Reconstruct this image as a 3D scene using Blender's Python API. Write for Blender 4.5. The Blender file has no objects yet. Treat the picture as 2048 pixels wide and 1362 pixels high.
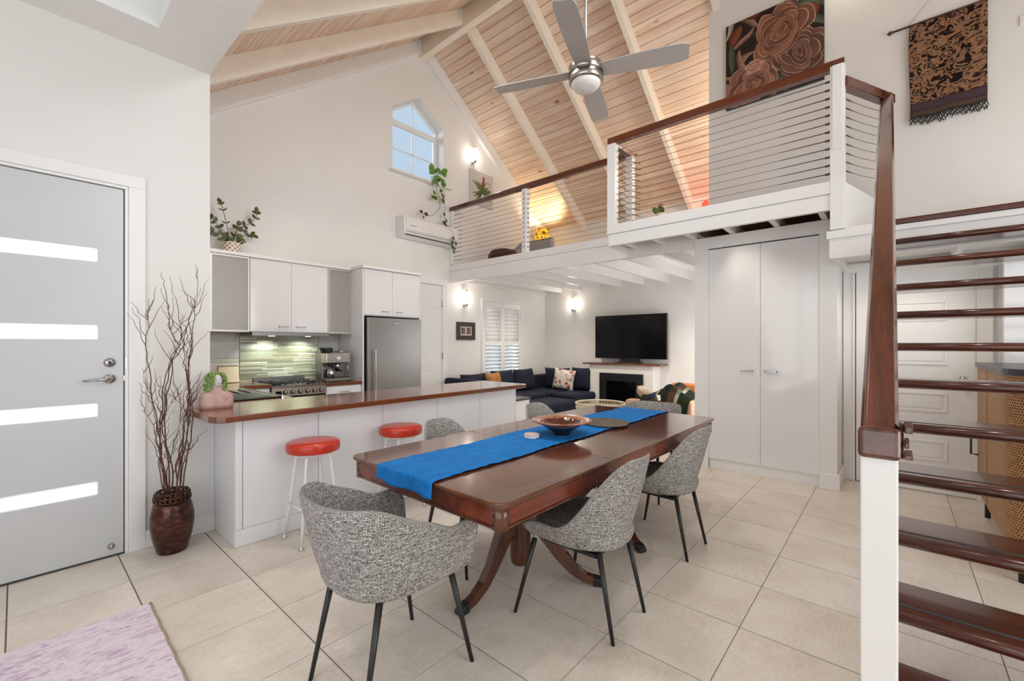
import bpy, bmesh, math, random
from mathutils import Vector, Matrix
R = random.Random(7)
SC = bpy.context.scene
COL = SC.collection
PI = math.pi
# ------------------------------------------------------------------ camera
H = 1.35
cam_d = bpy.data.cameras.new('camera')
cam = bpy.data.objects.new('camera', cam_d)
COL.objects.link(cam)
cam.location = (0, 0, H)
TH = 0.7099
cam.rotation_euler = (PI / 2, 0, -(PI / 2 - TH))
cam_d.sensor_width = 36.0
cam_d.lens = 868.0 / 2048.0 * 36.0
cam_d.shift_x = -19.0 / 2048.0
cam_d.shift_y = 7.0 / 2048.0
cam_d.clip_start = 0.02
SC.camera = cam
# ------------------------------------------------------------------ world, lights, exposure
W = bpy.data.worlds.new('sky')
SC.world = W
W.use_nodes = True
W.node_tree.nodes['Background'].inputs[0].default_value = (0.55, 0.72, 0.89, 1)
W.node_tree.nodes['Background'].inputs[1].default_value = 0.95
SC.view_settings.view_transform = 'Standard'
SC.view_settings.look = 'None'
SC.view_settings.exposure = 0.05
SC.view_settings.gamma = 1.0
SC.view_settings.use_curve_mapping = False
try:
    SC.cycles.max_bounces = 10
    SC.cycles.diffuse_bounces = 5
    SC.cycles.glossy_bounces = 4
    SC.cycles.transmission_bounces = 6
    SC.cycles.transparent_max_bounces = 8
    SC.cycles.caustics_reflective = False
    SC.cycles.caustics_refractive = False
    SC.cycles.sample_clamp_indirect = 4.0
except Exception:
    pass


def area(name, loc, target, sx, sy, power, col=(1, 1, 1)):
    d = bpy.data.lights.new(name, 'AREA')
    d.shape = 'RECTANGLE'
    d.size = sx
    d.size_y = sy
    d.energy = power
    d.color = col
    o = bpy.data.objects.new(name, d)
    COL.objects.link(o)
    o.location = loc
    o.rotation_euler = (Vector(target) - Vector(loc)).to_track_quat('-Z', 'Y').to_euler()
    return o


def point(name, loc, power, col=(1, 1, 1), r=0.04):
    d = bpy.data.lights.new(name, 'POINT')
    d.energy = power
    d.color = col
    d.shadow_soft_size = r
    o = bpy.data.objects.new(name, d)
    COL.objects.link(o)
    o.location = loc
    return o


def spot(name, loc, target, power, angle, col=(1, 1, 1), r=0.03, blend=0.6):
    d = bpy.data.lights.new(name, 'SPOT')
    d.energy = power
    d.color = col
    d.spot_size = math.radians(angle)
    d.spot_blend = blend
    d.shadow_soft_size = r
    o = bpy.data.objects.new(name, d)
    COL.objects.link(o)
    o.location = loc
    o.rotation_euler = (Vector(target) - Vector(loc)).to_track_quat('-Z', 'Y').to_euler()
    return o


WARM = (1.0, 0.88, 0.74)
DAY = (0.95, 1.015, 1.06)
# daylight through the glazing behind the photographer, the skylight and the shutters, with added fills
area('rear_window_daylight', (2.7, -3.12, 1.75), (2.9, 3.0, 1.6), 3.8, 2.5, 108, DAY)
area('side_window_daylight', (-1.52, 0.4, 1.6), (3.0, 0.8, 1.5), 4.6, 2.6, 56, DAY)
area('skylight_daylight', (0.1, 3.0, 4.55), (0.1, 3.0, 0.0), 0.85, 0.8, 2.2, DAY)
area('rear_gable_fill', (1.8, -2.9, 4.4), (2.6, 5.0, 4.2), 1.6, 1.0, 44, DAY).data.spread = 1.3  # added fill for gable wall and ceiling; no window up here
area('left_slope_fill', (1.78, 2.65, 4.28), (1.78 + .594, 2.65, 4.28 - .805), 1.0, 1.1, 12, DAY).data.spread = 2.0  # added unseen fill on the left slope; the roof has no opening here
point('loft_board_fill', (6.2, 1.25, 3.9), 52, (1, .90, .76), .12)  # unseen lamp added behind the stair wall to brighten the roof boards
area('shutter_daylight', (6.28, 7.3, 3.5), (6.28, 5.9, 1.3), 2.0, 1.2, 300, DAY)
area('living_side_fill', (6.6, 1.74, 1.10), (6.6, 5.0, 0.9), 1.8, 1.6, 24, DAY)  # made-up side light, hidden by the cupboard, to brighten the living room
area('gable_window_daylight', (3.7, 7.3, 5.3), (4.7, 6.0, 4.6), .8, .8, 14, DAY)
area('entry_daylight', (0.0, 4.7, 1.3), (0.0, 3.0, 1.2), 1.4, 2.4, 45, DAY)
# recessed lamps of the rooms, and two added living room fills
spot('living_fill_spot', (6.3, 4.76, 2.44), (6.3, 4.76, 0), 72, 140, WARM, 0.05, 0.9)  # added spot without a fixture, lifts the living room
spot('living_fill_spot', (6.3, 2.9, 2.44), (6.3, 2.9, 0), 62, 140, WARM, 0.05, 0.9)  # second added living room spot, also without a fixture
spot('dining_downlight', (2.7, 0.75, 5.02), (2.75, 0.8, 0), 95, 100, (1, .97, .93), .14, .9)
spot('dining_downlight', (1.9, 2.2, 4.45), (1.95, 2.25, 0), 75, 100, (1, .97, .93), .14, .9)
spot('cupboard_downlight', (4.56, 1.25, 2.62), (4.80, 1.25, 0), 16, 110, (1, .88, .72), 0.03, 0.7)
spot('under_stair_downlight', (4.9, -0.1, 2.10), (4.9, -0.1, 0), 14, 150, WARM, 0.05, 0.9)
spot('kitchen_downlight', (2.3, 4.32, 4.76), (2.3, 4.45, 0), 80, 92, (1, .97, .93), 0.06, 0.9)
spot('kitchen_downlight', (1.45, 4.32, 4.15), (1.5, 4.5, 0), 52, 92, (1, .97, .93), 0.06, 0.9)
spot('loft_wall_light', (5.1, 0.35, 5.15), (5.41, 0.3, 4.6), 4, 150, (1, .9, .75), 0.05, 0.9)

# ------------------------------------------------------------------ colour helpers


def lin(c):
    return c / 12.92 if c <= 0.04045 else ((c + 0.055) / 1.055) ** 2.4


def hx(s):
    s = s.lstrip('#')
    return tuple(lin(int(s[i:i + 2], 16) / 255.0) for i in (0, 2, 4)) + (1.0,)


class NT:
    def __init__(s, name):
        s.m = bpy.data.materials.new(name)
        s.m.use_nodes = True
        s.t = s.m.node_tree
        s.b = s.t.nodes['Principled BSDF']
        s.out = s.t.nodes['Material Output']

    def n(s, typ, **kw):
        nd = s.t.nodes.new(typ)
        for k, v in kw.items():
            setattr(nd, k, v)
        return nd

    def l(s, a, b):
        s.t.links.new(a, b)

    def math(s, op, a, b=None, clamp=False):
        nd = s.t.nodes.new('ShaderNodeMath')
        nd.operation = op
        nd.use_clamp = clamp
        for i, x in enumerate((a, b)):
            if x is None:
                continue
            if isinstance(x, (int, float)):
                nd.inputs[i].default_value = x
            else:
                s.l(x, nd.inputs[i])
        return nd.outputs[0]

    def mix(s, fac, a, b, blend='MIX'):
        nd = s.t.nodes.new('ShaderNodeMix')
        nd.data_type = 'RGBA'
        nd.blend_type = blend
        for i, x in ((0, fac), (6, a), (7, b)):
            if isinstance(x, (int, float)):
                nd.inputs[i].default_value = x
            elif isinstance(x, tuple):
                nd.inputs[i].default_value = x
            else:
                s.l(x, nd.inputs[i])
        return nd.outputs[2]

    def ramp(s, fac, stops):
        nd = s.t.nodes.new('ShaderNodeValToRGB')
        e = nd.color_ramp.elements
        while len(e) < len(stops):
            e.new(0.5)
        for el, (p, c) in zip(e, stops):
            el.position = p
            el.color = c
        s.l(fac, nd.inputs[0])
        return nd.outputs[0]

    def coords(s, scale=(1, 1, 1), rnd=0.0, kind='Object'):
        tc = s.n('ShaderNodeTexCoord')
        v = tc.outputs[kind]
        if rnd:
            oi = s.n('ShaderNodeObjectInfo')
            ad = s.n('ShaderNodeVectorMath', operation='ADD')
            cb = s.n('ShaderNodeCombineXYZ')
            r = s.math('MULTIPLY', oi.outputs['Random'], rnd)
            for i in range(3):
                s.l(r, cb.inputs[i])
            s.l(v, ad.inputs[0])
            s.l(cb.outputs[0], ad.inputs[1])
            v = ad.outputs[0]
        mp = s.n('ShaderNodeMapping')
        mp.inputs['Scale'].default_value = scale
        s.l(v, mp.inputs[0])
        return mp.outputs[0]

    def noise(s, vec, scale, detail=3.0, rough=0.5, dist=0.0):
        nd = s.n('ShaderNodeTexNoise')
        nd.inputs['Scale'].default_value = scale
        nd.inputs['Detail'].default_value = detail
        nd.inputs['Roughness'].default_value = rough
        nd.inputs['Distortion'].default_value = dist
        s.l(vec, nd.inputs['Vector'])
        return nd.outputs[0]

    def bump(s, h, strength=0.2, dist=0.01):
        nd = s.n('ShaderNodeBump')
        nd.inputs['Strength'].default_value = strength
        nd.inputs['Distance'].default_value = dist
        s.l(h, nd.inputs['Height'])
        s.l(nd.outputs[0], s.b.inputs['Normal'])

    def set(s, rough=None, metal=None, coat=None, spec=None, col=None):
        if rough is not None:
            s.b.inputs['Roughness'].default_value = rough
        if metal is not None:
            s.b.inputs['Metallic'].default_value = metal
        if coat is not None:
            s.b.inputs['Coat Weight'].default_value = coat
            s.b.inputs['Coat Roughness'].default_value = 0.08
        if spec is not None:
            s.b.inputs['Specular IOR Level'].default_value = spec
        if col is not None:
            s.b.inputs['Base Color'].default_value = col


def plain(name, col, rough=0.5, metal=0.0, coat=0.0, spec=0.5, var=0.04, vs=6.0, bump=0.0, bs=80.0):
    t = NT(name)
    c = hx(col)
    t.set(rough, metal, coat, spec)
    v = t.coords()
    n = t.noise(v, vs, 2.0)
    k = tuple(x * (1 - var) for x in c[:3]) + (1,)
    k2 = tuple(min(1, x * (1 + var)) for x in c[:3]) + (1,)
    t.l(t.ramp(n, [(0.3, k), (0.7, k2)]), t.b.inputs['Base Color'])
    if bump:
        t.bump(t.noise(v, bs, 3.0), bump, 0.004)
    return t.m


def wood(name, dark, light, axis='x', scale=7.0, rough=0.35, coat=0.0, stretch=0.06, rnd=7.0, knots=None, tint=0.0, fine=0.25):
    t = NT(name)
    t.set(rough, 0, coat)
    sc = {'x': (stretch, 1, 1), 'y': (1, stretch, 1), 'z': (1, 1, stretch)}[axis]
    v = t.coords(sc, rnd)
    n1 = t.noise(v, scale, 5.0, 0.6, 0.9)
    n2 = t.noise(v, scale * 9, 3.0, 0.6)
    f = t.math('ADD', t.math('MULTIPLY', n1, 1 - fine), t.math('MULTIPLY', n2, fine))
    col = t.ramp(f, [(0.34, hx(dark)), (0.66, hx(light))])
    if tint:
        oi = t.n('ShaderNodeObjectInfo')
        hv = t.n('ShaderNodeHueSaturation')
        t.l(t.math('ADD', t.math('MULTIPLY', oi.outputs['Random'], tint), 1 - tint / 2), hv.inputs['Value'])
        t.l(col, hv.inputs['Color'])
        col = hv.outputs[0]
    if knots:
        sk = {'x': (.45, 1, 1), 'y': (1, .45, 1), 'z': (1, 1, .45)}[axis]
        vo = t.n('ShaderNodeTexVoronoi')
        vo.inputs['Scale'].default_value = 3.2
        t.l(t.coords(sk, rnd), vo.inputs['Vector'])
        kf = t.ramp(vo.outputs['Distance'], [(0.045, (1, 1, 1, 1)), (0.10, (0, 0, 0, 1))])
        col = t.mix(kf, col, hx(knots))
    t.l(col, t.b.inputs['Base Color'])
    t.bump(n2, 0.06, 0.002)
    return t.m


def glow(name, col, strength):
    t = NT(name)
    t.set(0.4, col=hx(col))
    t.b.inputs['Emission Color'].default_value = hx(col)
    t.b.inputs['Emission Strength'].default_value = strength
    return t.m


def glass(name, rough=0.02, tint='#ffffff', ior=1.1):
    # clear pane: mostly transparent with a reflection
    t = NT(name)
    tr = t.n('ShaderNodeBsdfTransparent')
    tr.inputs[0].default_value = hx(tint)
    gl = t.n('ShaderNodeBsdfGlossy')
    gl.inputs['Roughness'].default_value = rough
    mx = t.n('ShaderNodeMixShader')
    mx.inputs[0].default_value = 0.06
    t.l(tr.outputs[0], mx.inputs[1])
    t.l(gl.outputs[0], mx.inputs[2])
    t.l(mx.outputs[0], t.out.inputs[0])
    return t.m


def frosted(name, col, mixd=0.35):
    t = NT(name)
    tl = t.n('ShaderNodeBsdfTranslucent')
    tl.inputs[0].default_value = hx(col)
    tr = t.n('ShaderNodeBsdfTransparent')
    tr.inputs[0].default_value = hx(col)
    df = t.n('ShaderNodeBsdfDiffuse')
    df.inputs[0].default_value = hx(col)
    gl = t.n('ShaderNodeBsdfGlossy')
    gl.inputs['Roughness'].default_value = 0.25
    m1 = t.n('ShaderNodeMixShader')
    m1.inputs[0].default_value = mixd
    t.l(tl.outputs[0], m1.inputs[1])
    t.l(tr.outputs[0], m1.inputs[2])
    m2 = t.n('ShaderNodeMixShader')
    m2.inputs[0].default_value = 0.35
    t.l(m1.outputs[0], m2.inputs[1])
    t.l(df.outputs[0], m2.inputs[2])
    m3 = t.n('ShaderNodeMixShader')
    m3.inputs[0].default_value = 0.07
    t.l(m2.outputs[0], m3.inputs[1])
    t.l(gl.outputs[0], m3.inputs[2])
    t.l(m3.outputs[0], t.out.inputs[0])
    return t.m


# ------------------------------------------------------------------ mesh builder
class MB:
    def __init__(s):
        s.v = []
        s.f = []
        s.sm = []
        s.mi = []
        s.uv = {}
        s.cur = 0

    def add(s, vs, fs, smooth=False, uvs=None):
        o = len(s.v)
        s.v += [tuple(p) for p in vs]
        for f in fs:
            if uvs:
                s.uv[len(s.f)] = [uvs[i] for i in f]
            s.f.append([i + o for i in f])
            s.sm.append(smooth)
            s.mi.append(s.cur)

    def box(s, x0, x1, y0, y1, z0, z1):
        if x0 > x1: x0, x1 = x1, x0
        if y0 > y1: y0, y1 = y1, y0
        if z0 > z1: z0, z1 = z1, z0
        v = [(x0, y0, z0), (x1, y0, z0), (x1, y1, z0), (x0, y1, z0), (x0, y0, z1), (x1, y0, z1), (x1, y1, z1), (x0, y1, z1)]
        s.add(v, [[0, 3, 2, 1], [4, 5, 6, 7], [0, 1, 5, 4], [1, 2, 6, 5], [2, 3, 7, 6], [3, 0, 4, 7]])
        return s

    def prism(s, poly, axis, a, b):
        # poly: 2-D points; axis 'x' -> (y,z), 'y' -> (x,z), 'z' -> (x,y)
        def P(p, k):
            return {'x': (k, p[0], p[1]), 'y': (p[0], k, p[1]), 'z': (p[0], p[1], k)}[axis]
        n = len(poly)
        ar = sum(poly[i][0] * poly[(i + 1) % n][1] - poly[(i + 1) % n][0] * poly[i][1] for i in range(n))
        q = list(poly)
        if (ar < 0) != (axis == 'y'):
            q.reverse()
        if a > b: a, b = b, a
        v = [P(p, a) for p in q] + [P(p, b) for p in q]
        fs = [list(range(n))[::-1], [n + i for i in range(n)]]
        fs += [[i, (i + 1) % n, n + (i + 1) % n, n + i] for i in range(n)]
        s.add(v, fs)
        return s

    def tube(s, pts, r, n=8, cap=True, smooth=True):
        pts = [Vector(p) for p in pts]
        m = len(pts)
        rs = r if isinstance(r, (list, tuple)) else [r] * m
        up = None
        vs = []
        for i, p in enumerate(pts):
            d = (pts[min(i + 1, m - 1)] - pts[max(i - 1, 0)])
            if d.length < 1e-9: d = Vector((0, 0, 1))
            d.normalize()
            if up is None:
                up = Vector((0, 0, 1)) if abs(d.z) < 0.9 else Vector((1, 0, 0))
            a = d.cross(up)
            if a.length < 1e-6:
                a = d.cross(Vector((0, 1, 0)))
            a.normalize()
            b = a.cross(d)
            up = b
            for k in range(n):
                t = 2 * PI * k / n
                vs.append(p + (a * math.cos(t) + b * math.sin(t)) * rs[i])
        fs = []
        for i in range(m - 1):
            for k in range(n):
                k2 = (k + 1) % n
                fs.append([i * n + k, i * n + k2, (i + 1) * n + k2, (i + 1) * n + k])
        if cap:
            fs.append([k for k in range(n)][::-1])
            fs.append([(m - 1) * n + k for k in range(n)])
        s.add(vs, fs, smooth)
        return s

    def cyl(s, p0, p1, r0, r1=None, n=16):
        return s.tube([p0, p1], [r0, r0 if r1 is None else r1], n)

    def lathe(s, prof, c=(0, 0, 0), n=24, axis='z', smooth=True, cap=False, sx=1.0, sy=1.0):
        vs = []
        for (r, z) in prof:
            for k in range(n):
                t = 2 * PI * k / n
                x, y = r * math.cos(t) * sx, r * math.sin(t) * sy
                p = {'z': (x, y, z), 'y': (x, z, -y), 'x': (z, x, y)}[axis]
                vs.append((c[0] + p[0], c[1] + p[1], c[2] + p[2]))
        fs = []
        m = len(prof)
        for i in range(m - 1):
            for k in range(n):
                k2 = (k + 1) % n
                fs.append([i * n + k, i * n + k2, (i + 1) * n + k2, (i + 1) * n + k])
        if cap:
            fs.append([k for k in range(n)][::-1])
            fs.append([(m - 1) * n + k for k in range(n)])
        s.add(vs, fs, smooth)
        return s

    def ball(s, c, rx, ry=None, rz=None, n=14, m=9):
        ry = rx if ry is None else ry
        rz = rx if rz is None else rz
        vs = [(c[0], c[1], c[2] - rz)]
        for i in range(1, m):
            a = -PI / 2 + PI * i / m
            for k in range(n):
                t = 2 * PI * k / n
                vs.append((c[0] + rx * math.cos(a) * math.cos(t), c[1] + ry * math.cos(a) * math.sin(t), c[2] + rz * math.sin(a)))
        vs.append((c[0], c[1], c[2] + rz))
        fs = [[0, 1 + (k + 1) % n, 1 + k] for k in range(n)]
        for i in range(m - 2):
            for k in range(n):
                k2 = (k + 1) % n
                fs.append([1 + i * n + k, 1 + i * n + k2, 1 + (i + 1) * n + k2, 1 + (i + 1) * n + k])
        e = len(vs) - 1
        fs += [[e, 1 + (m - 2) * n + k, 1 + (m - 2) * n + (k + 1) % n] for k in range(n)]
        s.add(vs, fs, True)
        return s

    def grid(s, fn, nu, nv, smooth=True, uvfn=None):
        vs = [fn(i / (nu - 1), j / (nv - 1)) for j in range(nv) for i in range(nu)]
        fs = [[j * nu + i, j * nu + i + 1, (j + 1) * nu + i + 1, (j + 1) * nu + i] for j in range(nv - 1) for i in range(nu - 1)]
        uvs = [uvfn(i / (nu - 1), j / (nv - 1)) for j in range(nv) for i in range(nu)] if uvfn else None
        s.add(vs, fs, smooth, uvs)
        return s


BASE = {}


def obj(name, mb, mat, parent=None, bevel=0.0, seg=2, sub=0, kind=None, label=None, solid=0.0):
    me = bpy.data.meshes.new(name)
    b = BASE.get(parent.name, Vector((0, 0, 0))) if parent else Vector((0, 0, 0))
    if b.length:
        vs = [(p[0] - b.x, p[1] - b.y, p[2] - b.z) for p in mb.v]
    else:
        vs = mb.v
    me.from_pydata(vs, [], mb.f)
    me.polygons.foreach_set('use_smooth', mb.sm)
    for mt in (mat if isinstance(mat, (list, tuple)) else [mat]):
        me.materials.append(mt)
    if any(mb.mi):
        me.polygons.foreach_set('material_index', mb.mi)
    if mb.uv:
        ul = me.uv_layers.new(name='UVMap')
        for p in me.polygons:
            u = mb.uv.get(p.index)
            if u:
                for k, li in enumerate(p.loop_indices):
                    ul.data[li].uv = u[k]
    me.update()
    o = bpy.data.objects.new(name, me)
    COL.objects.link(o)
    if parent:
        o.parent = parent
        BASE[o.name] = b
    if bevel:
        md = o.modifiers.new('bevel', 'BEVEL')
        md.width = bevel
        md.segments = seg
        md.limit_method = 'ANGLE'
        md.angle_limit = math.radians(40)
        md.harden_normals = False
    if solid:
        md = o.modifiers.new('solid', 'SOLIDIFY')
        md.thickness = solid
    if sub:
        md = o.modifiers.new('sub', 'SUBSURF')
        md.levels = sub
        md.render_levels = sub
    if kind:
        o['kind'] = kind
    if label:
        o['label'] = label
    return o


def thing(name, label, cat, loc=(0, 0, 0), group=None):
    o = bpy.data.objects.new(name, None)
    o.empty_display_size = 0.1
    COL.objects.link(o)
    o.location = loc
    BASE[o.name] = Vector(loc)
    o['label'] = label
    o['category'] = cat
    if group:
        o['group'] = group
    return o


def tag(o, label, cat, group=None):
    o['label'] = label
    o['category'] = cat
    if group:
        o['group'] = group
    return o


def struct(name, mb, mat, **kw):
    return obj(name, mb, mat, kind='structure', **kw)


def inst(src_mesh, name, parent, loc, rot=(0, 0, 0), scale=(1, 1, 1)):
    o = bpy.data.objects.new(name, src_mesh)
    COL.objects.link(o)
    if parent:
        o.parent = parent
        b = BASE.get(parent.name, Vector((0, 0, 0)))
        o.location = Vector(loc) - b
        BASE[o.name] = b
    else:
        o.location = loc
    o.rotation_euler = rot
    o.scale = scale
    return o


def dup(root, loc, rotz=0.0, label=None):
    def cp(o, par):
        c = o.copy()
        COL.objects.link(c)
        if par: c.parent = par
        for ch in o.children:
            cp(ch, c)
        return c
    kids = list(root.children)
    r = root.copy()
    COL.objects.link(r)
    for ch in kids:
        cp(ch, r)
    r.location = loc
    r.rotation_euler = (0, 0, rotz)
    if label: r['label'] = label
    return r


def B(x0, x1, y0, y1, z0, z1):
    return MB().box(x0, x1, y0, y1, z0, z1)


def zr(x):
    return 6.33 - 0.738 * abs(x - 4.33)


# ------------------------------------------------------------------ materials
PAINT = plain('white_wall_paint', '#e9e6e2', 0.55, var=0.012, vs=3, bump=0.02, bs=140)
TRIM = plain('white_trim_paint', '#eeecea', 0.35, var=0.01)
CEILW = plain('white_ceiling_paint', '#eeece9', 0.6, var=0.01)
RAFT = plain('limewashed_beam_paint', '#f1e7d9', 0.5, var=0.03, vs=5)
GLOSS = plain('white_gloss_lacquer', '#eceaea', 0.08, coat=0.5, var=0.006)
SATIN = plain('white_satin_laminate', '#ecedf0', 0.22, var=0.008)
DOORW = plain('pale_grey_door_paint', '#cdcfd1', 0.3, var=0.01)
BOARD = wood('pink_washed_pine', '#d6b399', '#f1e0ce', 'y', 10, 0.42, 0, 0.05, 9, '#a06a45', 0.12)
RAW = wood('raw_brown_timber', '#7a5233', '#a5754c', 'x', 6, 0.6)
JAR = wood('red_hardwood', '#572812', '#8a4b28', 'x', 9, 0.16, 0.6, 0.05)
JARY = wood('red_hardwood_rail', '#451c0d', '#7a3a1e', 'y', 9, 0.16, 0.6, 0.05)
RAILS = wood('stair_rail_hardwood', '#37150a', '#6f3319', 'x', 16, 0.17, 0.7, 0.07)
TREADW = wood('dark_stair_hardwood', '#361810', '#5f2d1b', 'y', 9, 0.22, 0.4, 0.05)
TABLEW = wood('mahogany_table', '#4e2613', '#794526', 'x', 10, 0.14, 0.7, 0.05)
APRW = wood('mahogany_apron', '#561f11', '#833a21', 'x', 10, 0.16, 0.6, 0.05)
PEDW = wood('mahogany_pedestal', '#3f1c0e', '#64341a', 'z', 9, 0.2, 0.5, 0.08)
MANT = wood('mantel_timber', '#5b3422', '#83523a', 'y', 8, 0.3, 0.2)
STEEL = plain('brushed_stainless', '#8c8987', 0.33, 1.0, var=0.05, vs=2)
CHROME = plain('chrome', '#d4d4d6', 0.12, 1.0, var=0.01)
NICKEL = plain('satin_nickel', '#b2ada8', 0.24, 1.0, var=0.02)
BLACK = plain('black_metal', '#1d1c1c', 0.38, var=0.05)
BLACKG = plain('black_gloss_glass', '#050408', 0.12, spec=0.25, var=0.02)
DARKM = plain('charcoal_enamel', '#1b1d22', 0.3, var=0.05)
NAVY = plain('navy_velvet', '#0b142b', 0.85, var=0.22, vs=7, bump=0.08, bs=220)
TAN = plain('tan_leather', '#c79a76', 0.5, var=0.06)
ORANGE = plain('orange_tan_leather', '#c4713a', 0.45, var=0.08)
CARAMEL = plain('caramel_cushion_fabric', '#a8713d', 0.8, var=0.1, bump=0.06)
BEIGE = plain('beige_cushion_fabric', '#cbb39c', 0.85, var=0.07, bump=0.06)
RED = plain('red_vinyl', '#c0301c', 0.32, coat=0.15, var=0.05)
WHITEM = plain('white_enamel_metal', '#ededee', 0.25, var=0.01)
PLASTIC = plain('white_plastic', '#eceae8', 0.3, var=0.01)
GREY = plain('grey_stone_tile', '#bdbab5', 0.35, var=0.08, vs=40)
CREAMT = plain('cream_tile', '#d9d0c0', 0.3, var=0.05, vs=30)
LEAFD = plain('dark_green_leaf', '#434a1c', 0.35, var=0.25, vs=9)
LEAFL = plain('light_green_leaf', '#6d9440', 0.35, var=0.3, vs=12)
LEAFM = plain('mid_green_leaf', '#4e6a2a', 0.35, var=0.3, vs=12)
STEM = plain('green_stem', '#5b5a33', 0.5, var=0.15)
TWIG = plain('reddish_willow_twig', '#5f3d31', 0.6, var=0.3, vs=20)
PINKST = plain('pink_terracotta', '#c3a199', 0.8, var=0.15, vs=25, bump=0.15)
CHALK = plain('chalk_white_ceramic', '#dcd9d8', 0.7, var=0.04)
CABLE = plain('stainless_cable', '#8a7a68', 0.45, 0.3, var=0.05)
FITTING = plain('dark_cable_fitting', '#6b6158', 0.3, 1.0, var=0.05)
GROUT = plain('grey_brown_grout', '#857a6c', 0.85, var=0.08, vs=20)
CLEAR = glass('clear_window_glass')


def mk_tile():
    t = NT('beige_floor_tile')
    t.set(0.34, 0, 0.0, 0.45)
    v = t.coords((1, 1, 1), 30.0)
    n1 = t.noise(v, 3.0, 4, 0.6)
    n2 = t.noise(v, 55, 3, 0.6)
    n3 = t.noise(t.coords((4, 22, 1), 30.0), 4, 3, 0.6)
    f = t.math('ADD', t.math('MULTIPLY', n1, 0.5), t.math('ADD', t.math('MULTIPLY', n2, 0.25), t.math('MULTIPLY', n3, 0.25)))
    c = t.ramp(f, [(0.36, hx('#cfc2b4')), (0.5, hx('#ded3c6')), (0.64, hx('#e8dfd5'))])
    t.l(c, t.b.inputs['Base Color'])
    t.l(t.math('ADD', t.math('MULTIPLY', n1, 0.2), 0.24), t.b.inputs['Roughness'])
    t.bump(n2, 0.08, 0.002)
    return t.m


def mk_tweed():
    # chunky black and white boucle weave: rows of pale nubs with dark gaps
    t = NT('black_white_tweed')
    t.set(0.95, 0, 0, 0.1)
    tc = t.n('ShaderNodeTexCoord')
    uv = tc.outputs['UV']
    wob = t.n('ShaderNodeTexNoise')
    wob.inputs['Scale'].default_value = 30
    wob.inputs['Detail'].default_value = 2
    t.l(uv, wob.inputs['Vector'])
    sx = t.n('ShaderNodeSeparateXYZ')
    t.l(uv, sx.inputs[0])
    wn = t.math('MULTIPLY', t.math('SUBTRACT', wob.outputs[0], 0.5), 0.005)
    U = t.math('MULTIPLY', t.math('ADD', sx.outputs[0], wn), 205.0)
    V = t.math('MULTIPLY', t.math('ADD', sx.outputs[1], wn), 182.0)
    fu = t.math('SUBTRACT', t.math('FRACT', U), 0.5)
    fv = t.math('SUBTRACT', t.math('FRACT', V), 0.5)
    d = t.math('SQRT', t.math('ADD', t.math('POWER', t.math('ABSOLUTE', fu), 2.0), t.math('MULTIPLY', t.math('POWER', t.math('ABSOLUTE', fv), 2.0), 1.25)))
    cb = t.n('ShaderNodeCombineXYZ')
    t.l(t.math('FLOOR', U), cb.inputs[0])
    t.l(t.math('FLOOR', V), cb.inputs[1])
    wnz = t.n('ShaderNodeTexWhiteNoise')
    wnz.noise_dimensions = '2D'
    t.l(cb.outputs[0], wnz.inputs['Vector'])
    # streaks along the rows
    st = t.noise(t.coords((24, 182, 1), 0, 'UV'), 1.0, 2.0, 0.6)
    size = t.math('ADD', t.math('MULTIPLY', wnz.outputs['Value'], 0.10), t.math('ADD', t.math('MULTIPLY', st, 0.42), 0.17))
    nub = t.math('MULTIPLY', t.math('SUBTRACT', size, d), 7.0, True)
    wh = t.ramp(wnz.outputs['Value'], [(0.0, hx('#b5b0ab')), (0.2, hx('#e4dfd8')), (1.0, hx('#fbf7f1'))])
    t.l(t.mix(nub, hx('#383332'), wh), t.b.inputs['Base Color'])
    t.bump(nub, 0.5, 0.003)
    return t.m


def mk_copper():
    t = NT('burnished_copper_brown')
    t.set(0.3, 0.6, 0.2)
    v = t.coords((1, 1, 2.2))
    n = t.noise(v, 9, 4, 0.65, 1.2)
    t.l(t.ramp(n, [(0.34, hx('#241417')), (0.52, hx('#4a271d')), (0.68, hx('#7a4630'))]), t.b.inputs['Base Color'])
    return t.m


def mk_rug():
    t = NT('faded_pink_rug')
    t.set(0.95, 0, 0, 0.1)
    a = t.noise(t.coords((7, 30, 1)), 3.0, 4, 0.75, 0.8)
    b = t.noise(t.coords((3, 5, 1)), 3.0, 3, 0.6, 1.5)
    f = t.math('ADD', t.math('MULTIPLY', a, 0.55), t.math('MULTIPLY', b, 0.45))
    c = t.ramp(f, [(0.38, hx('#b698b8')), (0.45, hx('#d3c0d0')), (0.52, hx('#e6dce2')), (0.6, hx('#e4d3dc')), (0.67, hx('#d79fb2'))])
    t.l(c, t.b.inputs['Base Color'])
    t.bump(a, 0.3, 0.004)
    return t.m


def mk_runner():
    t = NT('blue_linen')
    t.set(0.75, 0, 0, 0.2)
    a = t.noise(t.coords((3, 40, 4)), 6.0, 4, 0.6)
    b = t.noise(t.coords((8, 8, 8)), 2.0, 3, 0.6)
    f = t.math('ADD', t.math('MULTIPLY', a, 0.6), t.math('MULTIPLY', b, 0.4))
    t.l(t.ramp(f, [(0.35, hx('#0e66b0')), (0.65, hx('#2287d6'))]), t.b.inputs['Base Color'])
    t.bump(a, 0.35, 0.006)
    return t.m


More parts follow.
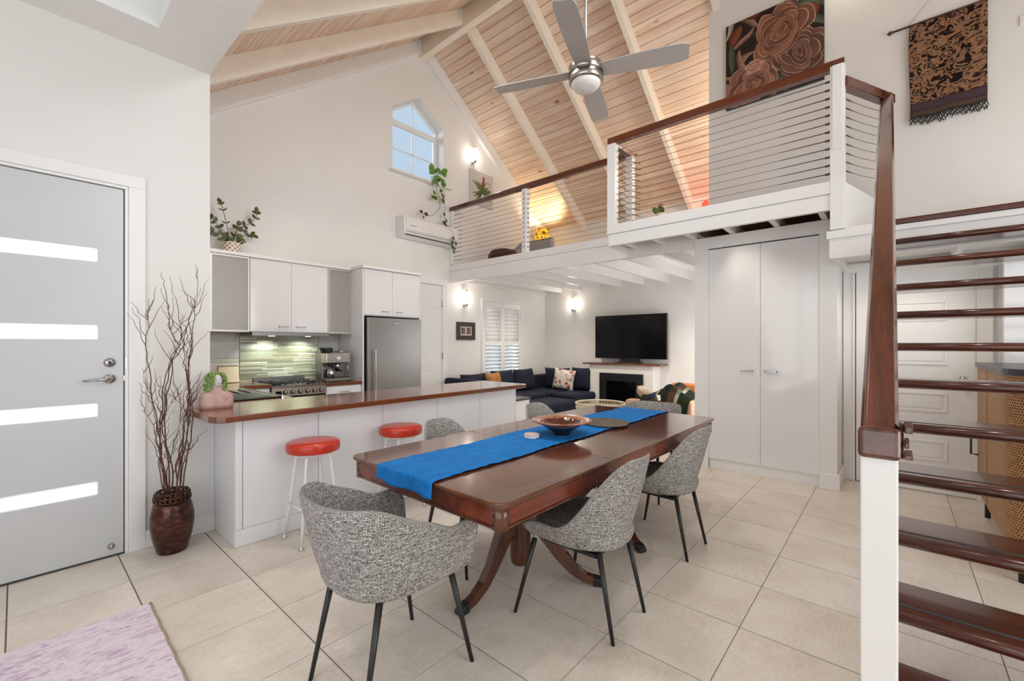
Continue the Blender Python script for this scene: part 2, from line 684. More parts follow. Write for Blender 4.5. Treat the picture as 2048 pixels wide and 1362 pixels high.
def mk_batik():
    t = NT('brown_black_batik')
    t.set(0.9, 0, 0, 0.1)
    v = t.coords((1, 1, 1.25))
    a = t.noise(v, 13, 2.5, 0.5, 0.9)
    b = t.noise(v, 30, 2.0, 0.5, 1.0)
    c = t.ramp(b, [(0.35, hx('#9c7153')), (0.65, hx('#7e624e'))])
    m = t.ramp(a, [(0.40, (1, 1, 1, 1)), (0.435, (0, 0, 0, 1)), (0.55, (0, 0, 0, 1)), (0.575, (1, 1, 1, 1)), (0.62, (1, 1, 1, 1)), (0.65, (0, 0, 0, 1))])
    t.l(t.mix(m, c, hx('#231a18')), t.b.inputs['Base Color'])
    return t.m


def mk_shade():
    t = NT('lit_floral_lamp_shade')
    t.set(0.8)
    v = t.coords((1, 1, 1))
    a = t.noise(v, 8.5, 1.5, 0.4, 2.0)
    m = t.ramp(a, [(0.54, (0, 0, 0, 1)), (0.57, (1, 1, 1, 1)), (0.66, (1, 1, 1, 1)), (0.69, (0, 0, 0, 1))])
    c = t.mix(m, hx('#e8b636'), hx('#4a2310'))
    t.l(c, t.b.inputs['Base Color'])
    t.l(c, t.b.inputs['Emission Color'])
    t.b.inputs['Emission Strength'].default_value = 0.75
    return t.m


def mk_diamond():
    t = NT('diamond_lattice_ceramic')
    t.set(0.35)
    tc = t.n('ShaderNodeTexCoord')
    sx = t.n('ShaderNodeSeparateXYZ')
    t.l(tc.outputs['UV'], sx.inputs[0])
    u = t.math('MULTIPLY', sx.outputs[0], 11.0)
    v = t.math('MULTIPLY', sx.outputs[1], 2.5)
    p = t.math('ABSOLUTE', t.math('SUBTRACT', t.math('FRACT', t.math('ADD', u, v)), 0.5))
    q = t.math('ABSOLUTE', t.math('SUBTRACT', t.math('FRACT', t.math('SUBTRACT', u, v)), 0.5))
    mn = t.math('MINIMUM', t.math('SUBTRACT', 0.5, p), t.math('SUBTRACT', 0.5, q))
    f = t.ramp(mn, [(0.12, (0, 0, 0, 1)), (0.17, (1, 1, 1, 1))])
    t.l(t.mix(f, hx('#efe9e2'), hx('#a3866c')), t.b.inputs['Base Color'])
    return t.m


def mk_floral_cushion():
    t = NT('red_flower_print_cotton')
    t.set(0.85)
    v = t.coords((1, 1, 1))
    vo = t.n('ShaderNodeTexVoronoi')
    vo.inputs['Scale'].default_value = 11
    t.l(v, vo.inputs['Vector'])
    f = t.ramp(vo.outputs['Distance'], [(0.30, (1, 1, 1, 1)), (0.34, (0, 0, 0, 1)), (0.40, (0, 0, 0, 1)), (0.42, (1, 1, 1, 1)), (0.45, (1, 1, 1, 1)), (0.47, (0, 0, 0, 1))])
    cc = t.ramp(vo.outputs['Color'], [(0.3, hx('#8e2a22')), (0.6, hx('#b5563a'))])
    t.l(t.mix(f, hx('#ded6cb'), cc), t.b.inputs['Base Color'])
    return t.m


def mk_cane():
    t = NT('woven_cane')
    t.set(0.5)
    tc = t.n('ShaderNodeTexCoord')
    sx = t.n('ShaderNodeSeparateXYZ')
    t.l(tc.outputs['UV'], sx.inputs[0])
    u = t.math('MULTIPLY', sx.outputs[0], 62.0)
    v = t.math('MULTIPLY', sx.outputs[1], 62.0)
    row = t.math('MULTIPLY', t.math('MODULO', t.math('FLOOR', v), 2.0), 0.5)
    fu = t.math('SUBTRACT', t.math('FRACT', t.math('ADD', u, row)), 0.5)
    fv = t.math('SUBTRACT', t.math('FRACT', v), 0.5)
    d = t.math('SQRT', t.math('ADD', t.math('POWER', t.math('ABSOLUTE', fu), 2.0), t.math('POWER', t.math('ABSOLUTE', fv), 2.0)))
    f = t.ramp(d, [(0.27, (0, 0, 0, 1)), (0.33, (1, 1, 1, 1))])
    n = t.noise(t.coords((1, 1, 1)), 40, 2)
    c = t.ramp(n, [(0.3, hx('#b27a43')), (0.7, hx('#d3a066'))])
    t.l(t.mix(f, hx('#3a2414'), c), t.b.inputs['Base Color'])
    t.bump(f, 0.4, 0.003)
    return t.m


def mk_throw():
    t = NT('checked_wool_throw')
    t.set(0.95, 0, 0, 0.1)
    tc = t.n('ShaderNodeTexCoord')
    sx = t.n('ShaderNodeSeparateXYZ')
    t.l(tc.outputs['UV'], sx.inputs[0])
    fv = t.math('FRACT', t.math('MULTIPLY', sx.outputs[1], 1.0))
    st = t.n('ShaderNodeValToRGB')
    st.color_ramp.interpolation = 'CONSTANT'
    e = st.color_ramp.elements
    cols = [(0, '#2b3228'), (.22, '#2c3e66'), (.36, '#a8a48c'), (.44, '#2b3228'), (.62, '#5b4032'), (.74, '#a8a48c'), (.80, '#26301f')]
    while len(e) < len(cols): e.new(0.5)
    for el, (p, c) in zip(e, cols):
        el.position = p
        el.color = hx(c)
    t.l(fv, st.inputs[0])
    fu = t.ramp(t.math('FRACT', t.math('MULTIPLY', sx.outputs[0], 2.0)), [(0.45, (0, 0, 0, 1)), (0.5, (1, 1, 1, 1))])
    t.l(t.mix(t.math('MULTIPLY', fu, 0.55), st.outputs[0], hx('#1d2420')), t.b.inputs['Base Color'])
    t.bump(t.noise(t.coords((1, 1, 1)), 120, 2), 0.3, 0.004)
    return t.m


def mk_bowl():
    t = NT('terracotta_and_brown_glaze')
    t.set(0.18, 0, 0.4)
    n = t.noise(t.coords((1, 1, 1)), 25, 3)
    t.l(t.ramp(n, [(0.35, hx('#8a5038')), (0.65, hx('#b87d5e'))]), t.b.inputs['Base Color'])
    return t.m


def mk_mat():
    t = NT('speckled_coir')
    t.set(0.9)
    n = t.noise(t.coords((1, 1, 1)), 160, 2)
    t.l(t.ramp(n, [(0.4, hx('#3d332c')), (0.6, hx('#8c7f70'))]), t.b.inputs['Base Color'])
    t.bump(n, 0.5, 0.003)
    return t.m


def vcol(name, rough=0.4, layer='paint'):
    t = NT(name)
    t.set(rough)
    a = t.n('ShaderNodeAttribute')
    a.attribute_name = layer
    t.l(a.outputs['Color'], t.b.inputs['Base Color'])
    return t.m


TILE = mk_tile()
TWEED = mk_tweed()
COPPER = mk_copper()
RUG = mk_rug()
RUNNER = mk_runner()
BATIK = mk_batik()
SHADE = mk_shade()
DIAMOND = mk_diamond()
FLORAL = mk_floral_cushion()
CANE = mk_cane()
THROW = mk_throw()
BOWLT = mk_bowl()
COIR = mk_mat()
PAINTED = vcol('painted_canvas', 0.35)
FROSTD = frosted('frosted_door_glass', '#f4f4f4', 0.15)
FROSTK = frosted('frosted_cabinet_glass', '#e6e2dc', 0.50)
BULB = glow('lit_lamp_glass', '#fff3e0', 6.0)
OPAL = plain('unlit_opal_glass', '#e6e2de', 0.25, var=0.01)
DULLG = plain('glass_mosaic_base', '#c9c7ad', 0.2)
BLADE = plain('silver_grey_fan_blade', '#b5aea9', 0.4, 0.15, var=0.03)
WICKER = plain('dark_brown_wicker', '#3f241b', 0.6, var=0.25, vs=60, bump=0.3, bs=120)
PALEC = plain('pale_cane', '#d9cdb4', 0.5, var=0.08, vs=40)
QUILT = plain('grey_blue_upholstery', '#a9a9a8', 0.85, var=0.15, vs=60)
SLATE = plain('dark_grey_stone', '#474a50', 0.35, var=0.1, vs=20)
FENCE = plain('weathered_grey_fence', '#46433f', 0.8, var=0.2)
FOXED = plain('purple_brown_cloth', '#46333a', 0.9, var=0.1)
REDGLOW = glow('red_lamp_glass', '#ff3a2a', 2.2)
GREENBEAD = plain('green_bead_leaf', '#7fa04e', 0.4, var=0.25, vs=30)
SEALS = plain('dark_gap', '#3b3a3c', 0.6)
KNOBM = plain('dull_steel_knob', '#8d857d', 0.3, 1.0)
OVENF = plain('bronze_steel_oven', '#8b8177', 0.3, 0.9)
BULBF = glow('lit_candle_glass', '#fff6ea', 4.0)

# ------------------------------------------------------------------ SETTING: floor of tiles
YG = 5.9
P = 0.4556
X0, Y0 = -0.032, 0.560
floor = struct('floor', B(-1.7, 7.8, -3.3, 6.0, -0.06, -0.005), GROUT)
tile_mb = MB().box(-P / 2 + .0032, P / 2 - .0032, -P / 2 + .002, P / 2 - .002, -0.012, 0.0)
n_t = 0
tile_me = None


def in_view(x, y, z, m=90):
    r = x * math.sin(TH) - y * math.cos(TH)
    d = x * math.cos(TH) + y * math.sin(TH)
    if d < 0.3: return False
    px, py = 1043 + 868 * r / d, 688 - 868 * (z - H) / d
    return -m < px < 2048 + m and -m < py < 1362 + m


cand = []
for i in range(-4, 17):
    for j in range(-9, 12):
        cx, cy = X0 + (i + .5) * P, Y0 + (j + .5) * P
        if cx > 7.67 or cy > 5.9: continue
        vis = any(in_view(cx + a * P / 2, cy + b * P / 2, 0) for a in (-1, 0, 1) for b in (-1, 0, 1))
        hid = (cy > 3.765 + .1 and cx < 0.7) or (cx > 5.5 and cy < 1.3) or (cx > 5.2 and cy > 5.4)
        cand.append((0 if vis and not hid else 1, math.hypot(cx, cy), cx, cy))
cand.sort()
rest = MB()
for k, (a, dd, cx, cy) in enumerate(cand):
    if k < 290 and a == 0:
        if tile_me is None:
            o = obj('tile', tile_mb, TILE, floor, bevel=0.0015, seg=1)
            tile_me = o.data
            o.location = (cx, cy, 0)
        else:
            inst(tile_me, 'tile', floor, (cx, cy, R.uniform(-.0005, .0005)))
    else:
        rest.box(cx - P / 2 + .003, cx + P / 2 - .003, cy - P / 2 + .002, cy + P / 2 - .002, -.012, 0)
obj('far_tiles', rest, TILE, floor, kind='stuff')

# ------------------------------------------------------------------ roof: boards, rafters, ridge
ANG = math.atan(0.738)
CA, SA = math.cos(ANG), math.sin(ANG)
YA, YB = -3.25, 5.9
c = MB()
c.prism([(4.33, 6.36), (7.80, zr(7.80) + .03), (7.80, zr(7.80) + .1), (4.33, 6.44), (0.80, zr(.80) + .1), (0.80, zr(.80) + .03)], 'y', YA, YB + .12)
ceiling = struct('ceiling', c, plain('brown_board_joint', '#8a6548', .7))
BP = 0.1275
bmb = MB()
bmb.box(-BP / 2 + .0025, BP / 2 - .0025, -(YB - YA) / 2, (YB - YA) / 2, -0.009, 0.009)
bme = None
for side in (1, -1):
    L = (7.70 - 4.33) / CA if side == 1 else (4.33 - 0.88) / CA
    for k in range(int(L / BP) + 1):
        s_ = (k + .5) * BP
        x = 4.33 + side * (s_ * CA + .009 * SA)
        z = 6.33 - s_ * SA + .009 * CA
        rot = (0, ANG if side == 1 else PI - ANG, 0)
        if bme is None:
            o = obj('board', bmb, BOARD, ceiling, bevel=0.002, seg=1)
            bme = o.data
            o.location = (x, (YA + YB) / 2, z)
            o.rotation_euler = rot
        else:
            o = inst(bme, 'board', ceiling, (x, (YA + YB) / 2, z), rot)
            m_ = o.modifiers.new('bevel', 'BEVEL')
            m_.width = .002
            m_.segments = 1
DZ = 0.235
for yf in (5.83, 4.82, 3.745, 2.65, 1.57, .49, -.6, -1.7):
    w = .07
    obj('rafter', MB().prism([(4.38, zr(4.38)), (4.38, zr(4.38) - DZ), (7.67, zr(7.67) - DZ), (7.67, zr(7.67))], 'y', yf, yf + w), RAFT if yf < 5.5 else TRIM, ceiling, bevel=.004)
    obj('rafter', MB().prism([(4.29, zr(4.29)), (4.29, zr(4.29) - DZ), (.90, zr(.90) - DZ), (.90, zr(.90))], 'y', yf, yf + w), RAFT if yf < 5.5 else TRIM, ceiling, bevel=.004)
obj('ridge_beam', B(4.29, 4.40, YA, 5.9, 6.02, 6.34), RAFT, ceiling, bevel=.005)

# ------------------------------------------------------------------ flat entry ceiling with the skylight well
c = MB()
ZC = 3.30
c.box(-1.7, -0.35, -3.25, 3.9, ZC, ZC + .06)
c.box(0.572, 0.915, -3.25, 3.9, ZC, ZC + .06)
c.box(-0.35, 0.572, 3.437, 3.9, ZC, ZC + .06)
c.box(-0.35, 0.572, -3.25, 2.55, ZC, ZC + .06)
c.box(0.885, 0.9155, -3.25, 3.765, ZC + .0601, 3.86)
entry_ceiling = struct('ceiling', c, CEILW)
c = MB()
c.box(-0.40, 0.622, 3.437, 3.487, ZC + .0601, 4.75)
c.box(0.572, 0.622, 2.55, 3.437, ZC + .0601, 4.75)
c.box(-0.40, -0.35, 2.55, 3.437, ZC + .0601, 4.75)
c.box(-0.40, 0.622, 2.50, 2.55, ZC + .0601, 4.75)
obj('skylight_well', c, CEILW, entry_ceiling)

# ------------------------------------------------------------------ walls
# gable wall with its arched-top window, shutter window; left side behind kitchen
WX = [(0.80, 3.798), (3.798, 4.30), (4.30, 4.801), (4.801, 5.70), (5.70, 6.866), (6.866, 7.80)]
g = MB()
T0, T1 = YG, YG + .24


def top(a, b):
    pts = [(b, zr(b) + .02), (a, zr(a) + .02)]
    if a < 4.33 < b: pts.insert(1, (4.33, 6.35))
    return pts


for (a, b) in WX:
    if a in (3.798, 4.30):
        g.prism([(a, 0), (b, 0), (b, 4.05), (a, 4.05)], 'y', T0, T1)
        za, zb_ = (5.04, 5.385) if a == 3.798 else (5.385, 5.04)
        g.prism([(a, za), (b, zb_)] + top(a, b), 'y', T0, T1)
    elif a == 5.70:
        g.prism([(a, 0), (b, 0), (b, .50), (a, .50)], 'y', T0, T1)
        g.prism([(a, 2.21), (b, 2.21)] + top(a, b), 'y', T0, T1)
    else:
        g.prism([(a, 0), (b, 0)] + top(a, b), 'y', T0, T1)
wall_left = struct('wall_left', g, PAINT)
# rake trim is the gable rafter above; thin cornice under the loft
struct('trim_1', B(4.98, 7.67, 5.86, 5.9, 2.43, 2.47), TRIM)
# TV wall
struct('wall_back', B(7.67, 7.80, -3.2, 5.9, 0, 3.90), PAINT)
# chimney breast
struct('wall_back', B(7.36, 7.67, 3.25, 4.56, 0, 0.955), PAINT, bevel=.004)
# entrance wall with the front-door opening
g = MB()
g.box(-1.7, -0.42, 3.765, 3.895, 0, ZC)
g.box(0.472, 0.915, 3.765, 3.895, 0, ZC)
g.box(-0.42, 0.472, 3.765, 3.895, 2.365, ZC)
struct('wall_entrance', g, PAINT)
struct('wall_kitchen', B(0.80, 0.915, 3.895, 5.9, 0, zr(.915)), PAINT)
struct('baseboard_entrance', B(0.555, 0.941, 3.747, 3.765, 0, 0.115), TRIM, bevel=.003)
# wall behind the stairs
g = MB()
g.box(5.41, 5.53, 0.39, 1.686, 0, zr(5.53) + .02)
g.box(5.41, 5.53, -0.55, 0.30, 2.07, zr(5.53) + .02)
g.box(5.41, 5.53, 0.30, 0.39, 0, zr(5.53) + .02)
g.box(5.41, 5.53, -3.2, -0.55, 0, zr(5.53) + .02)
wall_stairs = struct('wall_stairs', g, PAINT)
# walls behind the camera with window openings
g = MB()
g.box(-1.72, -1.60, -3.25, -2.0, 0, ZC)
g.box(-1.72, -1.60, 2.75, 3.895, 0, ZC)
g.box(-1.72, -1.60, -2.0, 2.75, 0, .25)
g.box(-1.72, -1.60, -2.0, 2.75, 2.95, ZC)
struct('wall_side', g, PAINT)
g = MB()
g.box(-1.72, -0.2, -3.30, -3.18, 0, ZC)
g.box(4.6, 5.53, -3.30, -3.18, 0, zr(5.53))
g.box(-.2, 4.6, -3.30, -3.18, 0, .40)
g.prism([(.9, 3.05), (4.6, 3.05), (4.6, zr(4.6)), (4.33, 6.33), (.9, zr(.9))], 'y', -3.30, -3.18)
g.box(-.2, .9, -3.30, -3.18, 3.05, ZC)
struct('wall_rear', g, PAINT)
g = MB()
for xx in (-.2, .95, 2.15, 3.35, 4.55):
    g.box(xx, xx + .06, -3.16, -3.10, .40, 3.05)
g.box(-.2, 4.6, -3.16, -3.10, 1.45, 1.51)
struct('window_4', g, TRIM)
g = MB()
for yy in (-2.0, -.85, .35, 1.55, 2.7):
    g.box(-1.59, -1.53, yy, yy + .06, .25, 2.95)
struct('window_5', g, TRIM)

BLIND = plain('white_roller_blind', '#eceae6', .8)
struct('rear_sky_blind', B(-.2, 4.6, -3.26, -3.25, .40, 3.05), BLIND)  # unseen blind sheet added to keep blue sky out of the rear opening
struct('side_sky_blind', B(-1.70, -1.69, -2.0, 2.75, .25, 2.95), BLIND)  # same for the side opening: added sheet blocking the sky
g = MB()
g.box(5.53, 5.65, 1.566, 1.686, 0, 2.60)
g.box(7.55, 7.67, 1.566, 1.686, 0, 2.60)
g.box(5.65, 7.55, 1.566, 1.686, 2.40, 2.60)
struct('wall_living', g, PAINT)
struct('living_opening_blind', B(5.65, 7.55, 1.57, 1.58, 0, 2.40), BLIND)  # added blind closing the opening behind the living room fill
# ------------------------------------------------------------------ window_1 : gable window with a pointed head
g = MB()
WP = [(3.798, 4.05), (4.801, 4.05), (4.801, 5.04), (4.30, 5.385), (3.798, 5.04)]


def inset(poly, d):
    n = len(poly)
    out = []
    cx = sum(p[0] for p in poly) / n
    cz = sum(p[1] for p in poly) / n
    for i in range(n):
        p0, p1, p2 = Vector(poly[i - 1]), Vector(poly[i]), Vector(poly[(i + 1) % n])
        n1 = Vector((-(p1 - p0).y, (p1 - p0).x)).normalized()
        n2 = Vector((-(p2 - p1).y, (p2 - p1).x)).normalized()
        if n1.dot(Vector((cx, cz)) - p1) < 0: n1, n2 = -n1, -n2
        b = (n1 + n2)
        b = b / b.dot(n1)
        out.append(tuple(p1 + b * d))
    return out


def ring(mb, poly, d, y0, y1):
    q = inset(poly, d)
    n = len(poly)
    for i in range(n):
        j = (i + 1) % n
        mb.prism([poly[i], poly[j], q[j], q[i]], 'y', y0, y1)
    return q


win = MB()
q = ring(win, WP, .035, 6.09, 6.135)
win.box(3.834, 4.765, 6.085, 6.14, 4.90, 4.955)
w1 = struct('window_1', win, TRIM)
b1 = MB()
q1 = [(3.83, 4.955), (4.77, 4.955), (4.77, 5.02), (4.30, 5.345), (3.83, 5.02)]
b1.box(4.293, 4.309, 6.10, 6.115, 4.955, 5.34)
obj('glazing_bar', b1, TRIM, w1)
sash = MB()
ring(sash, [(3.835, 4.085), (4.765, 4.085), (4.765, 4.90), (3.835, 4.90)], .03, 6.092, 6.128)
obj('sash', sash, TRIM, w1)
obj('glazing_bar', B(4.293, 4.309, 6.10, 6.115, 4.11, 4.88), TRIM, w1)
obj('glazing_bar', B(3.86, 4.74, 6.10, 6.115, 4.49, 4.506), TRIM, w1)
obj('pane', B(3.86, 4.74, 6.106, 6.109, 4.11, 4.88), CLEAR, w1)
obj('pane', MB().prism([(3.83, 4.955), (4.77, 4.955), (4.77, 5.02), (4.30, 5.345), (3.83, 5.02)], 'y', 6.106, 6.109), CLEAR, w1)
obj('sill', B(3.72, 4.93, 5.80, 5.8995, 4.02, 4.05), TRIM, w1, bevel=.005)

# ------------------------------------------------------------------ window_2 : plantation shutters in the living room
f2 = MB()
ring(f2, [(5.70, .50), (6.866, .50), (6.866, 2.21), (5.70, 2.21)], .045, 5.875, 5.935)
w2 = struct('window_2', f2, TRIM)
pan = [(5.747, 6.278), (6.288, 6.819)]
lou = None
for (a, b) in pan:
    s2 = MB()
    s2.box(a, a + .05, 5.885, 5.915, .548, 2.162)
    s2.box(b - .05, b, 5.885, 5.915, .548, 2.162)
    s2.box(a + .05, b - .05, 5.885, 5.915, 2.06, 2.162)
    s2.box(a + .05, b - .05, 5.885, 5.915, 1.335, 1.405)
    s2.box(a + .05, b - .05, 5.885, 5.915, .548, .62)
    ps = obj('shutter_panel', s2, TRIM, w2)
    wl = b - a - .104
    for seg, (z0, z1, n, til) in enumerate(((1.405, 2.06, 9, 1.22), (.62, 1.335, 10, .70))):
        for k in range(n):
            zc = z0 + (k + .5) * (z1 - z0) / n
            if lou is None:
                lb = MB()
                lb.lathe([(0, -wl / 2), (.5, -wl / 2), (.5, wl / 2), (0, wl / 2)], n=10, axis='x', sx=.086, sy=.011)
                o = obj('louvre', lb, TRIM, ps)
                lou = o.data
                o.location = ((a + b) / 2, 5.90, zc)
            else:
                o = inst(lou, 'louvre', ps, ((a + b) / 2, 5.90, zc))
            o.rotation_euler = (-til, 0, 0)
obj('pane', B(5.75, 6.82, 5.99, 5.994, .55, 2.16), CLEAR, w2)

# outside of the shutters: paling fence
fn = thing('paling_fence', 'dark weathered fence seen between the shutter louvres', 'fence', (6.3, 7.6, 0))
for k in range(14):
    obj('paling', B(4.9 + k * .16, 5.05 + k * .16, 7.6, 7.63, 0, 1.32), FENCE, fn)
obj('rail', B(4.9, 7.14, 7.63, 7.70, .9, .99), FENCE, fn)
struct('ground', B(-8, 16, 6.1, 20, -.1, -.06), plain('pale_paving', '#b9b3a8', .8))

# ------------------------------------------------------------------ door_1 : front door with four frosted slots
d1 = MB()
YD = 3.765
SL = [(1.861, 1.949), (1.378, 1.469), (.895, .982), (.408, .495)]
XL, XR = -.372, .449
y0, y1 = YD + .004, YD + .044
d1.box(XL, -.25, y0, y1, .012, 2.342)
d1.box(.333, XR, y0, y1, .012, 2.342)
zz = [.012] + [v for ab in sorted(SL) for v in ab] + [2.342]
for a, b in zip(zz[::2], zz[1::2]):
    d1.box(-.25, .333, y0, y1, a, b)
door_1 = struct('door_1', d1, DOORW)
for a, b in SL:
    obj('glass_slot', B(-.25, .333, y0 + .012, y0 + .018, a, b), FROSTD, door_1)
fr = MB()
for xa, xb in ((-.40, -.378), (.455, .4715)):
    fr.box(xa, xb, YD - .012, YD + .10, 0, 2.347)
fr.box(-.40, .4715, YD - .012, YD + .10, 2.347, 2.3645)
for xa, xb in ((-.485, -.4005), (.472, .556)):
    fr.box(xa, xb, YD - .020, YD - .0005, 0, 2.365)
fr.box(-.485, .556, YD - .020, YD - .0005, 2.365, 2.44)
obj('door_frame', fr, TRIM, door_1, bevel=.003)
obj('threshold_seal', B(-.372, .449, y0 - .002, y1, .002, .012), SEALS, door_1)
obj('edge_gap', B(.449, .4545, y0 + .004, y1, .0, 2.346), SEALS, door_1)
obj('edge_gap', B(-.372, .4545, y0 + .004, y1, 2.342, 2.346), SEALS, door_1)
hx_, hz = .385, 1.13
hd = MB().lathe([(0, -.012), (.027, -.012), (.029, -.006), (.029, 0), (0, 0)], (hx_, YD + .004, hz), 28, 'y')
lr = obj('lever_rose', hd, NICKEL, door_1)
obj('lever', MB().tube([(hx_, YD, hz), (hx_, YD - .045, hz), (hx_ - .008, YD - .055, hz), (hx_ - .06, YD - .056, hz - .002), (hx_ - .125, YD - .052, hz - .006)], [.011, .011, .010, .008, .0055], 10), NICKEL, door_1)
dl = obj('deadlock', MB().lathe([(0, -.016), (.020, -.016), (.0275, -.008), (.029, 0), (0, 0)], (hx_, YD + .004, 1.232), 28, 'y'), NICKEL, door_1)
kh = MB().lathe([(0, -.020), (.008, -.020), (.0085, -.014)], (hx_, YD + .004, 1.234), 14, 'y')
kh.box(hx_ - .006, hx_ + .006, YD - .018, YD - .010, 1.214, 1.234)
obj('keyhole', kh, SEALS, dl)
obj('strike_plate', B(.4555, .464, YD - .0145, YD - .010, 1.20, 1.262), NICKEL, door_1)
obj('latch_bolt', B(.449, .4555, YD - .004, YD + .02, 1.115, 1.148), NICKEL, door_1)
obj('door_holder', MB().lathe([(0, -.022), (.008, -.022), (.014, -.012), (.017, -.006), (.0175, 0), (0, 0)], (.391, YD + .004, .068), 20, 'y'), NICKEL, door_1)

# ------------------------------------------------------------------ door_2 : kitchen door in the gable wall
d2 = B(3.93, 4.735, 5.868, 5.90, .01, 2.34)
door_2 = struct('door_2', d2, TRIM)
edges = [.01, .42, .50, .905, .975, 1.385, 1.455, 1.875, 1.955, 2.34]
for k in range(len(edges) - 1):
    obj('door_panel', B(3.94, 4.70, 5.861, 5.8685, edges[k] + .004, edges[k + 1] - .004), TRIM, door_2, bevel=.002, seg=1)
obj('door_panel', B(4.703, 4.735, 5.861, 5.8685, .012, 2.34), TRIM, door_2, bevel=.002, seg=1)
cs = MB()
cs.box(4.745, 4.862, 5.868, 5.899, 0, 2.352)
cs.box(3.83, 3.92, 5.868, 5.899, 0, 2.352)
cs.box(3.83, 4.862, 5.868, 5.899, 2.352, 2.455)
cs.box(4.747, 4.765, 5.858, 5.868, 0, 2.345)
obj('door_frame', cs, TRIM, door_2, bevel=.004)
for z in (2.03, 1.15, .25):
    obj('hinge', MB().cyl((4.740, 5.856, z - .05), (4.740, 5.856, z + .05), .010, n=10), NICKEL, door_2)

# ------------------------------------------------------------------ door_3 : panelled door behind the stairs
d3 = B(5.405, 5.44, -.53, .287, .01, 2.04)
door_3 = struct('door_3', d3, TRIM)
for (za, zb) in ((1.56, 1.74), (1.16, 1.33), (.735, .91), (.29, .475)):
    m = MB()
    ring_p = [(-.36, za), (.12, za), (.12, zb), (-.36, zb)]
    qd = inset(ring_p, .02)
    for i in range(4):
        j = (i + 1) % 4
        m.prism([ring_p[i], ring_p[j], qd[j], qd[i]], 'x', 5.396, 5.405)
    qe = inset(ring_p, .035)
    m.prism(qe, 'x', 5.399, 5.405)
    obj('door_panel', m, TRIM, door_3, bevel=.003)
cs = MB()
cs.box(5.388, 5.409, .295, .388, 0, 2.05)
cs.box(5.388, 5.409, -.635, -.54, 0, 2.05)
cs.box(5.388, 5.409, -.635, .388, 2.05, 2.14)
cs.box(5.372, 5.388, .297, .312, 0, 2.05)
obj('door_frame', cs, TRIM, door_3, bevel=.004)
obj('edge_gap', B(5.408, 5.43, .287, .297, 0, 2.05), SEALS, door_3)
kn = MB().lathe([(0, -.062), (.020, -.060), (.027, -.045), (.022, -.028), (.010, -.022), (.010, -.006), (.026, -.004), (.026, 0), (0, 0)], (5.405, -.455, 1.04), 20, 'x')
obj('door_knob', kn, NICKEL, door_3)

# tall white gloss cupboard right of that door
gc = thing('tall_cabinet', 'tall white gloss cupboard behind the stair treads, right of the panelled door', 'cabinet', (5.3, -1.1, 0))
obj('body', B(5.18, 5.405, -1.70, -.66, .0, 2.02), GLOSS, gc)
obj('cabinet_door', B(5.160, 5.178, -1.16, -.665, .08, 2.0), GLOSS, gc, bevel=.002)
obj('cabinet_door', B(5.160, 5.178, -1.69, -1.166, .08, 2.0), GLOSS, gc, bevel=.002)

# ------------------------------------------------------------------ loft floor, beams, joists
lf = MB()
lf.box(5.0, 7.67, 1.69, 5.9, 2.60, 2.66)
loft_floor = struct('floor', lf, TRIM)
obj('floor_over_cupboard', MB().prism([(4.53, .36), (5.41, .10), (5.41, 1.69), (5.0, 1.69), (5.0, 2.50), (4.53, 2.50)], 'z', 2.625, 2.665), RAW, loft_floor)
obj('beam', B(4.93, 5.0, 1.69, 5.9, 2.415, 2.61), TRIM, loft_floor, bevel=.003)
obj('kick_board', B(4.922, 4.95, 2.53, 5.9, 2.612, 2.715), TRIM, loft_floor, bevel=.003)
obj('fascia', B(4.485, 4.53, .413, 2.525, 2.485, 2.618), TRIM, loft_floor, bevel=.003)
obj('kick_board', B(4.472, 4.50, .375, 2.535, 2.62, 2.725), TRIM, loft_floor, bevel=.003)
obj('side_fascia', B(4.53, 4.93, 2.48, 2.525, 2.485, 2.725), TRIM, loft_floor)
for y in (5.45, 4.96, 4.49, 4.02, 3.56, 3.10, 2.63, 2.16, 1.75):
    obj('joist', B(5.0, 7.67, y, y + .05, 2.455, 2.60), TRIM, loft_floor, bevel=.002, seg=1)
for y in (2.36, 2.02, 1.66, 1.27, .86, .47):
    obj('joist', B(4.53, 4.93 if y > 1.65 else 5.41, y, y + .05, 2.515, 2.625), TRIM, loft_floor, bevel=.002, seg=1)
# white step face between landing and loft floor
obj('step_riser', MB().prism([(4.49, .312), (5.41, .085), (5.41, .105), (4.49, .332)], 'z', 2.32, 2.70), TRIM, loft_floor)
# stair landing
land = MB()
land.box(4.50, 5.41, -1.25, .40, 2.27, 2.322)
landing = struct('floor', land, TRIM)
obj('beam', B(4.485, 4.55, -1.25, .42, 2.07, 2.27), TRIM, landing, bevel=.003)
obj('cap_board', B(4.468, 4.56, -1.25, .438, 2.235, 2.30), TRIM, landing, bevel=.003)
obj('soffit', B(4.55, 5.41, -1.25, .36, 2.16, 2.175), PAINT, landing)
for y in (.02, -.42, -.86):
    obj('joist', B(4.55, 5.41, y, y + .045, 2.10, 2.16), TRIM, landing)
obj('end_board', B(4.55, 5.41, .36, .40, 2.07, 2.27), TRIM, landing)
obj('landing_nosing', B(4.455, 4.52, -1.25, .06, 2.278, 2.324), TREADW, landing, bevel=.012, seg=3)

